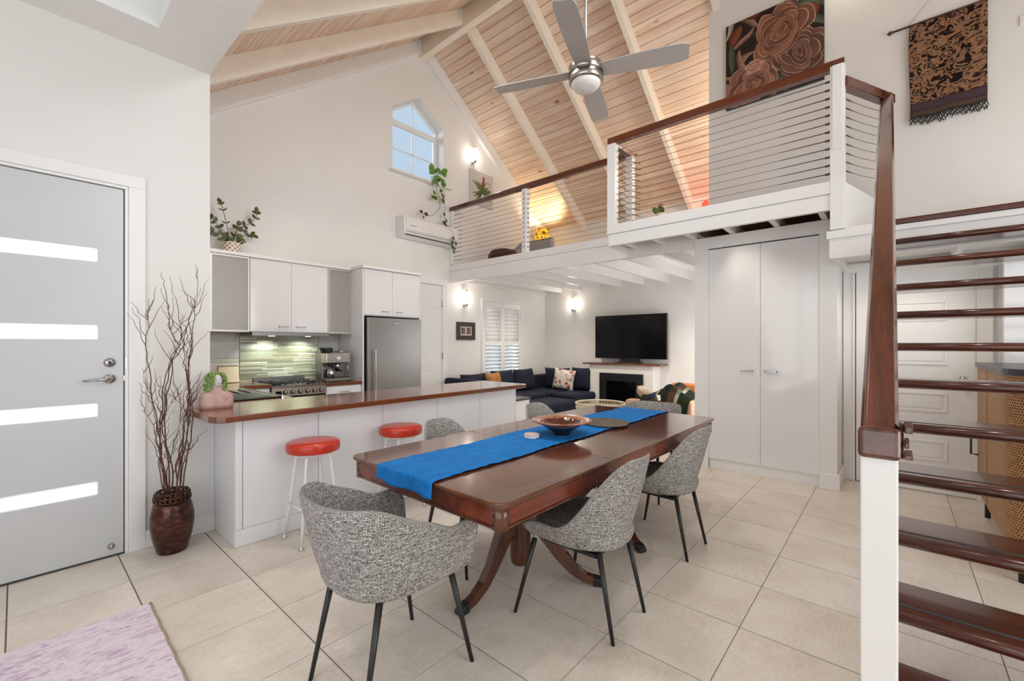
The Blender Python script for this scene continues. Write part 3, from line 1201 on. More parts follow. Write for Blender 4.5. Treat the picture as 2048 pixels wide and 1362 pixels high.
# ------------------------------------------------------------------ built-in pantry cupboard
pc = thing('pantry_cupboard', 'tall built-in white gloss cupboard with two doors under the loft', 'cupboard', (4.93, 1.04, 0))
cb = MB()
cb.box(4.935, 5.41, 1.655, 1.686, 0, 2.51)
cb.box(4.935, 5.41, .398, .43, 0, 2.51)
cb.box(4.96, 5.41, .43, 1.655, 2.40, 2.51)
cb.box(5.36, 5.405, .43, 1.655, 0, 2.40)
obj('body', cb, TRIM, pc)
fm = MB()
fm.box(4.918, 4.934, 1.54, 1.686, 0, 2.385)
fm.box(4.918, 4.934, .398, .538, 0, 2.385)
fm.box(4.918, 4.934, .398, 1.686, 2.385, 2.512)
obj('face_frame', fm, TRIM, pc, bevel=.003)
obj('plinth', B(4.945, 4.965, .538, 1.54, 0, .11), TRIM, pc)
obj('skirting', B(4.898, 4.9175, 1.54, 1.70, 0, .125), TRIM, pc, bevel=.003)
sk = MB().prism([(4.898, .378), (5.39, .378), (5.39, .3975), (4.9175, .3975), (4.9175, .532), (4.898, .532)], 'z', 0, .145)
obj('skirting', sk, TRIM, pc, bevel=.003)
obj('shadow_gap', B(4.942, 4.958, .538, 1.54, 2.374, 2.386), SEALS, pc)
for k, (a, b) in enumerate(((1.0345, 1.5385), (.5395, 1.0315))):
    dr = obj('cupboard_door', B(4.926, 4.946, a, b, .112, 2.374), GLOSS, pc, bevel=.0015)
    hy = 1.155 if k == 0 else .935
    hm = MB().box(4.900, 4.906, hy - .055, hy + .055, 1.068, 1.082)
    hm.box(4.900, 4.927, hy - .055, hy - .046, 1.068, 1.082)
    hm.box(4.900, 4.927, hy + .046, hy + .055, 1.068, 1.082)
    obj('handle', hm, CHROME, dr, bevel=.0015)

# ------------------------------------------------------------------ cable balustrade of the loft
bal = thing('cable_balustrade', 'loft balustrade with dark timber rail, white posts and steel cables', 'railing', (4.93, 3.0, 2.73))
RZ0, RZ1 = 3.665, 3.735


def railbar(name, p, q, w, z0, z1, mat):
    p, q = Vector((p[0], p[1], 0)), Vector((q[0], q[1], 0))
    n = Vector((-(q - p).y, (q - p).x, 0)).normalized() * w / 2
    poly = [(p + n)[:2], (p - n)[:2], (q - n)[:2], (q + n)[:2]]
    return obj(name, MB().prism(poly, 'z', z0, z1), mat, bal, bevel=.009, seg=3)


railbar('handrail', (4.965, 5.9), (4.965, 2.53), .075, RZ0, RZ1, JARY)
railbar('handrail', (4.98, 2.495), (4.475, 2.495), .075, RZ0, RZ1, JARY)
railbar('handrail', (4.52, 2.535), (4.52, .315), .082, RZ0, RZ1 + .005, JARY)
railbar('handrail', (4.50, .335), (5.13, .03), .085, 3.50, 3.58, RAILS)
obj('post', B(4.935, 4.995, 5.83, 5.9, 2.73, RZ0), TRIM, bal, bevel=.003)
obj('post', B(4.925, 5.01, 4.145, 4.23, 2.65, RZ0), TRIM, bal, bevel=.004)
obj('post', B(4.925, 5.01, 2.445, 2.53, 2.65, RZ0), TRIM, bal, bevel=.004)
obj('post', B(4.476, 4.566, 2.435, 2.535, 2.65, RZ0), TRIM, bal, bevel=.004)
cp = B(4.468, 4.575, .311, .413, 2.31, RZ0 + .02)
cp.box(4.460, 4.470, .326, .398, 2.98, RZ0 + .02)
obj('post', cp, TRIM, bal, bevel=.004)
NC = 12
for k in range(NC):
    z = 2.80 + k * .0715
    obj('cable', MB().cyl((4.967, 5.84, z), (4.967, 2.49, z), .0026, n=6), CABLE, bal)
    ft = MB().cyl((4.967, 5.83, z), (4.967, 5.62, z), .0045, n=8)
    obj('cable_fitting', ft, FITTING, bal)
    obj('stud', MB().cyl((4.920, 4.187, z), (4.927, 4.187, z), .010, n=8), FITTING, bal)
    obj('stud', MB().cyl((4.967, 4.138, z), (4.967, 4.147, z), .011, n=8), FITTING, bal)
    obj('cable', MB().cyl((4.52, 2.44, z), (4.52, .41, z), .0026, n=6), CABLE, bal)
    ft = MB().tube([(4.52, .412, z), (4.52, .45, z), (4.52, .452, z), (4.52, .66, z), (4.52, .80, z)], [.010, .010, .0042, .0038, .0028], 8)
    obj('cable_fitting', ft, FITTING, bal)
    ft = MB().tube([(4.53, 2.425, z - .012), (4.52, 2.33, z)], [.005, .003], 8)
    obj('cable_fitting', ft, FITTING, bal)
    obj('cable', MB().tube([(4.56, 2.48, z), (4.565, 2.48, z), (4.66, 2.482, z), (4.665, 2.482, z), (4.93, 2.49, z + .004)], [.006, .006, .006, .003, .003], 8), FITTING, bal)
    obj('cable_fitting', MB().cyl((4.92, 2.44, z - .004), (4.985, 2.36, z - .028), .005, n=6), FITTING, bal)
for k in range(9):
    z = 2.82 + k * .076
    a, b = Vector((4.56, .325, z)), Vector((5.06, .10, z + .015))
    pts = [a.lerp(b, t) + Vector((0, 0, -.012 * math.sin(PI * min(1, t * 1.05)) * (1 if k < 5 else .6))) for t in (0, .12, .25, .4, .6, .8, 1)]
    obj('cable', MB().tube(pts, .0026, 6), CABLE, bal)
    obj('cable_fitting', MB().tube([pts[0], pts[1], pts[2]], [.006, .0055, .003], 8), FITTING, bal)

# ------------------------------------------------------------------ staircase
st = thing('staircase', 'open-tread hardwood staircase with thick polished handrail and white newel post', 'staircase', (1.75, -.45, 0))
RI, GO = .1934, .241
for n in range(1, 12):
    z = 2.322 - RI * n
    x = 4.478 - GO * n
    tm = MB()
    tm.box(x + .012, x + .262, -1.02, .052, z - .044, z)
    # rounded nosing
    tm.lathe([(0, -1.02), (.022, -1.02), (.022, .052), (0, .052)], (x + .016, 0, z - .022), 14, 'y', smooth=True)
    tr = obj('tread', tm, TREADW, st)
    obj('grip_strip', B(x + .052, x + .070, -1.01, .045, z - .002, z + .0012), SEALS, tr)
s_ = RI / GO
for yy, nm in ((.012, 'stringer'), (-1.06, 'stringer')):
    xa, xb = 1.72, 4.49
    za = 2.322 - (4.478 - xa) * s_
    poly = [(xa, max(0, za - .05)), (xa + .18, 0), (xb, 2.322 - .33), (xb, 2.322 - .10), ]
    obj(nm, MB().prism([(1.84, 0), (2.05, 0), (4.485, 1.97), (4.485, 2.18)], 'y', yy, yy + .040), TRIM, st)
nw = MB()
nw.box(1.71, 1.80, -.009, .081, 0, 1.015)
obj('newel_post', nw, TRIM, st, bevel=.006)
# handrail: rises from the newel to the landing rail
hr = MB()
pA, pB = Vector((1.745, .036, 1.042)), Vector((5.13, .055, 3.585))
dirv = (pB - pA).normalized()
upv = Vector((-dirv.z, 0, dirv.x))
sec = [(-.045, -.03), (.045, -.03), (.047, .012), (.036, .034), (-.036, .034), (-.047, .012)]
vs = []
for pnt in (pA, pB):
    for (u, w) in sec:
        vs.append(Vector(((pnt - pA).length, -u, w)) + BASE[st.name])
n = len(sec)
hr.add(vs, [list(range(n))[::-1], [n + i for i in range(n)]] + [[i, (i + 1) % n, n + (i + 1) % n, n + i] for i in range(n)])
hro = obj('handrail', hr, RAILS, st, bevel=.006, seg=3)
hro.location = pA - BASE[st.name]
hro.rotation_euler = (0, -math.asin(dirv.z), math.atan2(dirv.y, dirv.x))
ce = MB().prism([(1.692, 1.002), (1.80, .995), (1.80, 1.085), (1.70, 1.098)], 'y', -.015, .087)
obj('rail_cap', ce, RAILS, st, bevel=.014, seg=3)
bk = MB()
bk.prism([(1.75, 1.0), (1.80, .995), (1.80, 1.11), (1.75, 1.11)], 'y', -.022, -.0155)
for zc_, hh in ((1.012, .010), (1.048, .012), (1.095, .014)):
    bk.prism([(1.735, zc_ - hh), (1.80, zc_ - hh * .6), (1.80, zc_ + hh), (1.735, zc_ + hh * .6)], 'y', -.042 if hh != .012 else -.034, -.0225)
obj('carved_bracket', bk, RAILS, st, bevel=.004)

# ------------------------------------------------------------------ KITCHEN : peninsula, benches
pn = thing('breakfast_bar', 'white panelled kitchen peninsula facing the dining table', 'cabinet', (2.3, 3.5, 0))
bm_ = B(.96, 3.725, 3.325, 3.80, .0, .858)
obj('body', bm_, SATIN, pn)
jx = [.985, 1.487, 2.03, 2.61, 3.172, 3.734]
for a, b in zip(jx[:-1], jx[1:]):
    obj('front_panel', B(a + .002, b - .002, 3.300, 3.324, .115, .858), SATIN, pn, bevel=.002, seg=1)
obj('corner_panel', B(.942, .983, 3.300, 3.324, .115, .858), SATIN, pn, bevel=.002)
obj('end_panel', B(.942, .962, 3.325, 3.765, .0, .858), SATIN, pn, bevel=.002)
obj('end_panel', B(3.725, 3.742, 3.30, 3.82, .0, .858), SATIN, pn, bevel=.002)
obj('plinth', B(.944, 3.734, 3.302, 3.326, .0, .113), SATIN, pn, bevel=.002)

wt = MB()
wt.prism([(.772, 3.763), (.772, 3.215), (.800, 3.150), (.840, 3.128), (3.72, 3.128), (3.755, 3.16), (3.755, 3.845), (.918, 3.845), (.918, 3.763)], 'z', .86, .90)
tag(obj('bar_worktop', wt, JAR, bevel=.006, seg=3), 'long polished red-brown timber worktop on the white peninsula', 'worktop')

bc = thing('base_cabinets', 'white base cabinets along the back kitchen wall either side of the oven', 'cabinet', (2.2, 5.6, 0))
m = MB()
m.box(.918, 1.845, 5.31, 5.89, .1, .858)
m.box(2.470, 2.940, 5.31, 5.89, .1, .826)
m.box(.918, 1.50, 3.85, 5.30, .1, .80)
obj('body', m, SATIN, bc)
for (a, b, z0, z1) in ((1.53, 1.842, .71, .85), (2.474, 2.938, .71, .824), (2.474, 2.938, .12, .70), (1.53, 1.842, .12, .70)):
    dr = obj('drawer', B(a, b, 5.288, 5.309, z0, z1), SATIN, bc, bevel=.0015)
    if z0 > .5:
        mx = (a + b) / 2
        h = B(mx - .07, mx + .07, 5.268, 5.273, .745, .752)
        h.box(mx - .07, mx - .063, 5.268, 5.289, .745, .752)
        h.box(mx + .063, mx + .07, 5.268, 5.289, .745, .752)
        obj('handle', h, NICKEL, dr)
w2b = MB()
w2b.prism([(.918, 3.85), (1.53, 3.85), (1.53, 5.275), (1.848, 5.275), (1.848, 5.895), (.918, 5.895)], 'z', .86, .90)
tag(obj('corner_worktop', w2b, JAR, bevel=.004), 'timber worktop with the black sink, left of the oven', 'worktop')
tag(obj('short_worktop', B(2.465, 2.943, 5.265, 5.895, .83, .87), JAR, bevel=.004), 'short timber worktop under the coffee machine', 'worktop')

obj('filler_strip', B(.9155, .9415, 3.766, 3.845, 0, .859), SATIN, pn)
sk = thing('sink', 'black sink and ribbed drainer let into the timber worktop', 'sink', (1.25, 4.4, .90))
m = MB()
m.box(1.04, 1.46, 3.92, 4.78, .901, .912)
obj('rim', m, BLACKG, sk, bevel=.004)
obj('bowl', B(1.10, 1.40, 3.97, 4.35, .9125, .9145), DARKM, sk)
for k in range(4):
    obj('drainer_rib', MB().cyl((1.12 + k * .085, 4.40, .917), (1.12 + k * .085, 4.74, .917), .006, n=8), CHROME, sk)
obj('edge_strip', B(1.03, 1.04, 3.92, 4.78, .900, .915), CHROME, sk)
obj('edge_strip', B(1.46, 1.47, 3.92, 4.78, .900, .915), CHROME, sk)

# wall cabinets
GC_L = 'wall cabinets above the kitchen bench'


def glass_cab(x0, x1, label):
    t = thing('glass_cabinet', label, 'cabinet', ((x0 + x1) / 2, 5.7, 1.48))
    m = MB()
    m.box(x0 + .001, x0 + .018, 5.572, 5.895, 1.485, 2.335)
    m.box(x1 - .018, x1 - .001, 5.572, 5.895, 1.485, 2.335)
    m.box(x0 + .018, x1 - .018, 5.572, 5.895, 1.485, 1.503)
    m.box(x0 + .018, x1 - .018, 5.572, 5.895, 2.317, 2.335)
    m.box(x0 + .018, x1 - .018, 5.877, 5.895, 1.503, 2.317)
    obj('body', m, TRIM, t)
    for z in (1.75, 2.02):
        obj('shelf', B(x0 + .018, x1 - .018, 5.59, 5.877, z, z + .016), TRIM, t)
    d = MB()
    ring(d, [(x0 + .002, 1.487), (x1 - .002, 1.487), (x1 - .002, 2.333), (x0 + .002, 2.333)], .020, 5.550, 5.570)
    dr = obj('cabinet_door', d, plain('brushed_aluminium_frame', '#c9c5bd', .35, .5) if 'brushed_aluminium_frame' not in bpy.data.materials else bpy.data.materials['brushed_aluminium_frame'], t)
    obj('frosted_pane', B(x0 + .022, x1 - .022, 5.558, 5.563, 1.507, 2.313), FROSTK, dr)
    return t


glass_cab(1.345, 1.727, 'wider wall cabinet with frosted glass door, under the potted plant')
glass_cab(2.624, 2.943, 'narrow wall cabinet with frosted glass door, above the coffee machine')
tag(obj('filler_cabinet', B(.918, 1.343, 5.56, 5.895, 1.485, 2.335), TRIM), 'plain white cabinet end in the corner beside the frosted cabinet', 'cabinet')
wc = thing('wall_cabinet', 'white double-door wall cabinet above the range hood', 'cabinet', (2.17, 5.7, 1.48))
obj('body', B(1.730, 2.621, 5.572, 5.895, 1.49, 2.335), TRIM, wc)
for a, b, hxx in ((1.730, 2.1735, 2.08), (2.1765, 2.621, 2.28)):
    dr = obj('cabinet_door', B(a, b, 5.550, 5.570, 1.492, 2.333), GLOSS, wc, bevel=.0015)
    h = B(hxx - .055, hxx + .055, 5.525, 5.531, 1.553, 1.562)
    h.box(hxx - .055, hxx - .047, 5.525, 5.551, 1.553, 1.562)
    h.box(hxx + .047, hxx + .055, 5.525, 5.551, 1.553, 1.562)
    obj('handle', h, NICKEL, dr)
tag(obj('cabinet_top', B(.918, 2.933, 5.535, 5.895, 2.337, 2.375), TRIM, bevel=.003), 'white top board running over the wall cabinets', 'board')
rh = thing('range_hood', 'slim stainless range hood below the white wall cabinet', 'range hood', (2.17, 5.6, 1.45))
obj('body', B(1.733, 2.62, 5.50, 5.885, 1.447, 1.488), STEEL, rh, bevel=.003)
for xx in (1.98, 2.40):
    obj('lamp', MB().lathe([(0, 0), (.032, 0), (.034, .003)], (xx, 5.62, 1.444), 16), glow('hood_lamp_glass', '#f2fff4', 6) if 'hood_lamp_glass' not in bpy.data.materials else bpy.data.materials['hood_lamp_glass'], rh)
    spot('hood_lamp_light', (xx, 5.66, 1.435), (xx, 5.84, 1.0), 12, 120, (.90, 1, .95), .02, .8)

# fridge, its housing
fh = thing('fridge_housing', 'white cabinet over and around the steel fridge, two small doors', 'cabinet', (3.38, 5.6, 0))
obj('side_panel', B(2.945, 2.968, 5.27, 5.895, 0, 2.345), GLOSS, fh)
obj('side_panel', B(3.840, 3.856, 5.27, 5.895, 0, 2.345), GLOSS, fh)
obj('body', B(2.968, 3.840, 5.30, 5.895, 1.725, 2.345), GLOSS, fh)
obj('top_board', B(2.935, 3.855, 5.235, 5.895, 2.347, 2.385), TRIM, fh, bevel=.003)
for a, b, hxx in ((2.972, 3.388, 3.27), (3.392, 3.838, 3.49)):
    dr = obj('cabinet_door', B(a, b, 5.268, 5.298, 1.735, 2.342), GLOSS, fh, bevel=.002)
    h = B(hxx - .05, hxx + .05, 5.243, 5.249, 1.785, 1.794)
    h.box(hxx - .05, hxx - .043, 5.243, 5.269, 1.785, 1.794)
    h.box(hxx + .043, hxx + .05, 5.243, 5.269, 1.785, 1.794)
    obj('handle', h, CHROME, dr)
fg = thing('fridge', 'brushed stainless steel fridge with one upright bar handle', 'fridge', (3.4, 5.5, 0))
obj('body', B(2.985, 3.815, 5.285, 5.87, .02, 1.705), DARKM, fg)
fd = obj('fridge_door', B(2.988, 3.832, 5.215, 5.280, .62, 1.702), STEEL, fg, bevel=.006, seg=3)
obj('freezer_drawer', B(2.988, 3.832, 5.215, 5.280, .06, .61), STEEL, fg, bevel=.006, seg=3)
h = MB().box(3.075, 3.093, 5.165, 5.177, .66, 1.275)
h.box(3.077, 3.091, 5.165, 5.216, 1.22, 1.235)
h.box(3.077, 3.091, 5.165, 5.216, .70, .715)
obj('bar_handle', h, CHROME, fd, bevel=.003)
obj('badge', B(3.385, 3.455, 5.2140, 5.216, 1.630, 1.635), CHROME, fd)

# freestanding cooker
ck = thing('cooker', 'bronze-steel gas cooker with a row of six knobs', 'cooker', (2.155, 5.55, 0))
obj('body', B(1.852, 2.461, 5.30, 5.87, .03, .862), OVENF, ck)
obj('control_panel', MB().prism([(5.245, .845), (5.232, .755), (5.30, .755), (5.30, .862), (5.26, .862)], 'x', 1.852, 2.461), OVENF, ck, bevel=.003)
obj('oven_door', B(1.858, 2.455, 5.25, 5.299, .16, .745), BLACKG, ck, bevel=.004)
obj('hob', B(1.852, 2.461, 5.262, 5.87, .8625, .872), STEEL, ck, bevel=.002)
obj('splash_upstand', B(1.86, 2.455, 5.845, 5.872, .872, .945), STEEL, ck, bevel=.002)
for k in range(6):
    kx = 1.985 + k * .0815
    kk = obj('knob', MB().lathe([(0, -.034), (.021, -.032), (.024, -.010), (.027, 0), (0, 0)], (kx, 5.238, .80), 18, 'y'), KNOBM, ck)
obj('clock', B(1.885, 1.945, 5.232, 5.24, .778, .818), BLACKG, ck)
for gx, gy in ((1.96, 5.42), (1.96, 5.70), (2.155, 5.56), (2.35, 5.42), (2.35, 5.70)):
    m = MB()
    for a in range(4):
        ca, sa = math.cos(a * PI / 2 + .785), math.sin(a * PI / 2 + .785)
        m.tube([(gx + ca * .02, gy + sa * .02, .900), (gx + ca * .10, gy + sa * .10, .900), (gx + ca * .105, gy + sa * .105, .873)], .007, 6)
    m.tube([(gx + .085 * math.cos(t * PI / 8), gy + .085 * math.sin(t * PI / 8), .896) for t in range(17)], .006, 6)
    obj('pan_stand', m, BLACK, ck)
    obj('burner', MB().lathe([(.045, 0), (.045, .010), (.03, .016), (0, .016)], (gx, gy, .872), 16), BLACK, ck)

# splashback tiles
mos = []
z = .872
row = 0
GLC = ['#a9aa86', '#c7c6ac', '#979a7f', '#dcdac9', '#b3a88c', '#a8ab95', '#bfb99a', '#d2d1bf', '#8f917a']
GLM = [plain('glass_strip_%s' % w_, c_, .12, coat=.4, var=.05) for w_, c_ in zip('one two three four five six seven eight nine'.split(), GLC)]
sbk = obj('splashback', B(1.722, 2.643, 5.888, 5.899, .862, 1.482), DULLG, wall_left)
while z < 1.470:
    hgt = R.choice((.012, .015, .018, .021))
    x = 1.724
    while x < 2.638:
        w_ = R.choice((.18, .24, .30, .36, .42))
        xe = min(2.641, x + w_)
        if 2.641 - xe < .05: xe = 2.641
        obj('mosaic_strip', B(x + .0015, xe - .0015, 5.882 - R.uniform(0, .002), 5.889, z, min(1.48, z + hgt - .003)), R.choice(GLM), sbk)
        x = xe
    z += hgt
for xa, xb, z0, z1, mt in ((1.345, 1.715, 1.185, 1.48, GREY), (2.65, 2.94, 1.10, 1.48, GREY), (2.65, 2.94, .872, 1.09, GREY), (1.10, 1.715, 1.14, 1.178, DULLG), (.92, 1.715, .905, 1.13, CREAMT), (.92, 1.335, 1.185, 1.48, GREY)):
    obj('wall_tile', B(xa, xb, 5.886, 5.899, z0, z1), mt, wall_left, bevel=.0015, seg=1)
sw = thing('socket', 'small cream power socket under the wider frosted cabinet', 'socket', (1.38, 5.885, 1.38))
obj('plate', B(1.348, 1.40, 5.872, 5.885, 1.315, 1.42), plain('cream_plastic', '#e6dcae', .4), sw, bevel=.004)
obj('switch', B(1.366, 1.384, 5.868, 5.873, 1.37, 1.395), PLASTIC, sw)
sp = thing('chopping_board', 'cream rectangular board leaning on the kitchen wall tiles', 'board', (1.62, 5.85, .90))
obj('board', MB().prism([(5.80, .905), (5.815, .905), (5.875, 1.09), (5.86, 1.09)], 'x', 1.50, 1.70), plain('cream_board', '#e2cfae', .45), sp, bevel=.004)
obj('top_edge', B(1.50, 1.70, 5.857, 5.879, 1.090, 1.098), MANT, sp)

# coffee machine
cm = thing('coffee_machine', 'stainless espresso machine with bean hopper on the short worktop', 'coffee machine', (2.69, 5.55, .87))
m = MB()
m.box(2.54, 2.86, 5.55, 5.74, .885, 1.235)
obj('body', m, STEEL, cm, bevel=.012, seg=3)
obj('head', B(2.535, 2.865, 5.42, 5.56, 1.105, 1.235), NICKEL, cm, bevel=.012, seg=3)
obj('drip_tray', B(2.53, 2.87, 5.40, 5.56, .872, .915), STEEL, cm, bevel=.008)
obj('drip_grille', B(2.55, 2.85, 5.405, 5.545, .9155, .921), BLACK, cm)
obj('pressure_gauge', MB().lathe([(0, -.010), (.028, -.010), (.030, 0)], (2.70, 5.42, 1.165), 18, 'y'), CHALK, cm)
for k, bxx in enumerate((2.565, 2.60, 2.635, 2.76, 2.795, 2.83)):
    obj('button', MB().lathe([(0, -.006), (.010, -.006), (.011, 0)], (bxx, 5.42, 1.178), 12, 'y'), CHROME, cm)
obj('bean_hopper', MB().lathe([(.065, 0), (.085, .05), (.085, .058), (.078, .065), (0, .065)], (2.63, 5.62, 1.236), 20), plain('smoked_plastic', '#2a2d30', .15), cm)
obj('cup_rail', MB().tube([(2.74, 5.48, 1.25), (2.85, 5.48, 1.25), (2.85, 5.70, 1.25), (2.74, 5.70, 1.25)], .006, 8), CHROME, cm)
obj('group_head', MB().cyl((2.71, 5.48, 1.03), (2.71, 5.48, 1.105), .033, n=16), CHROME, cm)
obj('grinder_cradle', MB().cyl((2.61, 5.48, 1.06), (2.61, 5.48, 1.105), .028, n=16), BLACK, cm)
obj('portafilter', MB().tube([(2.71, 5.48, 1.02), (2.71, 5.42, 1.015), (2.70, 5.34, 1.01)], [.03, .012, .015], 12), BLACK, cm)
obj('steam_wand', MB().tube([(2.825, 5.47, 1.105), (2.835, 5.44, 1.05), (2.84, 5.43, .95)], .006, 8), CHROME, cm)
jg = MB().lathe([(0, 0), (.042, 0), (.044, .06), (.034, .10), (.036, .105)], (2.62, 5.47, .921), 20)
tag(obj('milk_jug', jg, CHROME), 'small steel milk jug standing on the espresso machine tray', 'jug')

# pot plant on the wall cabinets
leaf_mb = MB()
LP = [(0, 0, 0), (.28, .18, .03), (.36, .5, .045), (.24, .82, .03), (0, 1, -.02), (-.24, .82, .03), (-.36, .5, .045), (-.28, .18, .03), (0, .5, 0)]
leaf_mb.add(LP, [[8, i, (i + 1) % 8] for i in range(8)], True)
leaf_meshes = {}


def leaf_mesh(mat):
    k = mat.name
    if k not in leaf_meshes:
        me = bpy.data.meshes.new('leaf')
        me.from_pydata(leaf_mb.v, [], leaf_mb.f)
        me.polygons.foreach_set('use_smooth', leaf_mb.sm)
        me.materials.append(mat)
        me.update()
        leaf_meshes[k] = me
    return leaf_meshes[k]


def put_leaf(parent, base, direction, size, mat, face=(0, -1, .3), wid=1.0):
    d = Vector(direction).normalized()
    f = Vector(face)
    xx = d.cross(f)
    if xx.length < 1e-4: xx = d.cross(Vector((1, 0, 0)))
    xx.normalize()
    zz_ = xx.cross(d)
    M = Matrix((xx, d, zz_)).transposed()
    o = inst(leaf_mesh(mat), 'leaf', parent, base)
    o.rotation_euler = M.to_euler()
    o.scale = (size * wid, size, size)
    return o


def onplane(px, py, yv):
    u = (px - 1043.) / 868.
    w = (688. - py) / 868.
    vx, vy = u * math.sin(TH) + math.cos(TH), -u * math.cos(TH) + math.sin(TH)
    t = yv / vy
    return Vector((vx * t, yv, H + w * t))


pl = thing('zz_plant', 'dark-leaved potted plant on top of the wall cabinets', 'plant', (1.59, 5.71, 2.375))
pm = MB()
prof = [(.085, 0), (.090, .03), (.092, .10), (.090, .125)]
N_ = 28
for i, (r, zz2) in enumerate(prof): pass
vs, uvs = [], []
for (r, zz2) in prof:
    for k in range(N_ + 1):
        t = 2 * PI * k / N_
        vs.append((1.59 + r * math.cos(t), 5.71 + r * math.sin(t), 2.375 + zz2))
        uvs.append((k / N_, zz2 / .125))
fs = [[i * (N_ + 1) + k, i * (N_ + 1) + k + 1, (i + 1) * (N_ + 1) + k + 1, (i + 1) * (N_ + 1) + k] for i in range(3) for k in range(N_)]
pm.add(vs, fs, True, uvs)
obj('pot', pm, DIAMOND, pl)
obj('soil', MB().lathe([(.088, 0), (0, .006)], (1.59, 5.71, 2.482), 20), FENCE, pl)
stems = [[(458, 481), (456, 465), (450, 435), (444, 412), (442, 408)], [(455, 483), (448, 462), (438, 450), (425, 440), (420, 436)], [(452, 484), (444, 475), (434, 465), (422, 463)],
         [(466, 482), (470, 465), (480, 455), (492, 450), (505, 444), (513, 432), (513, 425)], [(472, 484), (484, 474), (497, 466), (505, 470)], [(466, 484), (472, 466), (476, 452)]]
for k, s0 in enumerate(stems):
    yv = 5.71 + (-.05, .02, -.08, -.03, .04, .05)[k]
    pts = [onplane(x, y, yv) for x, y in s0]
    obj('stem', MB().tube(pts, .0035, 6), STEM, pl)
    for a in range(1, len(pts)):
        for t in (.6,):
            p = pts[a - 1].lerp(pts[a], t)
            d = (pts[a] - pts[a - 1]).normalized()
            for sg in (1, -1):
                side = Vector((-d.z, R.uniform(-.3, .3), d.x)) * sg
                if k == 0 and a < 2: continue
                put_leaf(pl, p, d * .6 + side, R.uniform(.05, .066) if k != 0 else .05, LEAFD, (R.uniform(-.3, .3), -1, R.uniform(0, .8)), 1.0 if k else .5)
    put_leaf(pl, pts[-1], d, .07, LEAFD)
for k in range(14):
    p = Vector((1.59 + R.uniform(-.07, .10), 5.71 + R.uniform(-.06, .06), 2.49 + R.uniform(0, .06)))
    put_leaf(pl, p, (R.uniform(-1, 1), R.uniform(-1, .2), R.uniform(.1, .8)), R.uniform(.05, .08), LEAFM if k % 2 else LEAFD, (0, -1, .4))

# bust planter with trailing beads on the bar
bp = thing('bust_planter', 'pink bust-shaped planter with white face and trailing green beads', 'planter', (.915, 3.61, .90))
bx, by, bz = .915, 3.61, .90
torso = MB()
vs = []
prof = [(0.0, .096, .060), (.03, .100, .064), (.075, .099, .064), (.100, .090, .060), (.118, .064, .048), (.128, .040, .036), (.15, .031, .031)]
n = 28
for (zz2, rx, ry) in prof:
    for k in range(n):
        t = 2 * PI * k / n
        ct, s_t = math.cos(t), math.sin(t)
        e = .75
        vs.append((bx + rx * math.copysign(abs(ct) ** e, ct), by + ry * math.copysign(abs(s_t) ** e, s_t), bz + zz2))
fs = [[i * n + k, i * n + (k + 1) % n, (i + 1) * n + (k + 1) % n, (i + 1) * n + k] for i in range(len(prof) - 1) for k in range(n)]
fs.append(list(range(n))[::-1])
torso.add(vs, fs, True)
obj('torso', torso, PINKST, bp)
head = MB()
head.ball((bx - .004, by, bz + .192), .039, .044, .052, 20, 14)
head.cyl((bx - .004, by, bz + .125), (bx - .004, by, bz + .16), .027, .028, 16)
hd = obj('head', head, CHALK, bp)
fc = MB()
fdir = Vector((.25, -.97, 0))
sd = Vector((.97, .25, 0))
fo = Vector((bx - .004, by, bz + .192))


def fp(u, w, o):
    return fo + sd * u + fdir * o + Vector((0, 0, w))


fc.tube([fp(0, .012, .040), fp(0, -.002, .048), fp(0, -.012, .053), fp(0, -.016, .043)], [.004, .006, .008, .005], 8)
fc.ball(fp(0, -.026, .040), .012, .006, .004, 10, 6)
fc.ball(fp(0, -.032, .038), .011, .006, .004, 10, 6)
for sg in (1, -1):
    fc.ball(fp(.016 * sg, .006, .038), .010, .006, .005, 10, 6)
    fc.tube([fp(.007 * sg, .016, .041), fp(.016 * sg, .019, .039), fp(.025 * sg, .014, .034)], .003, 6)
    fc.ball(fp(.039 * sg, 0, -.002), .006, .010, .015, 8, 6)
obj('face', fc, CHALK, hd)
be = MB()
for k in range(9):
    ang = (-2.9, -2.5, -2.1, 2.9, -.7, -.3, .1, .6, 2.4)[k]
    L_ = (.13, .16, .08, .11, .12, .10, .07, .06, .08)[k]
    r0 = .038
    p = Vector((bx + r0 * math.cos(ang), by + r0 * math.sin(ang), bz + .240))
    pts = [Vector((bx, by, bz + .243))]
    for q in range(12):
        f = q / 11
        pts.append(Vector((bx - .004 + (r0 + .020 * math.sin(min(1, f * 2) * PI / 2)) * math.cos(ang), by + (r0 + .020 * math.sin(min(1, f * 2) * PI / 2)) * math.sin(ang), bz + .241 - L_ * f * f ** .3)))
        for sg in (1, -1):
            be.ball(pts[-1] + Vector((R.uniform(-.008, .008), R.uniform(-.008, .008), R.uniform(-.003, .003))), .0055, .0045, .008, 6, 4)
    be.tube(pts, .0012, 4)
for k in range(30):
    a = R.uniform(0, 2 * PI)
    rr = R.uniform(0, .042)
    be.ball((bx - .004 + rr * math.cos(a), by + rr * math.sin(a), bz + .240 + R.uniform(0, .012)), .006, .006, .007, 6, 4)
obj('trailing_beads', be, GREENBEAD, bp, kind='stuff')

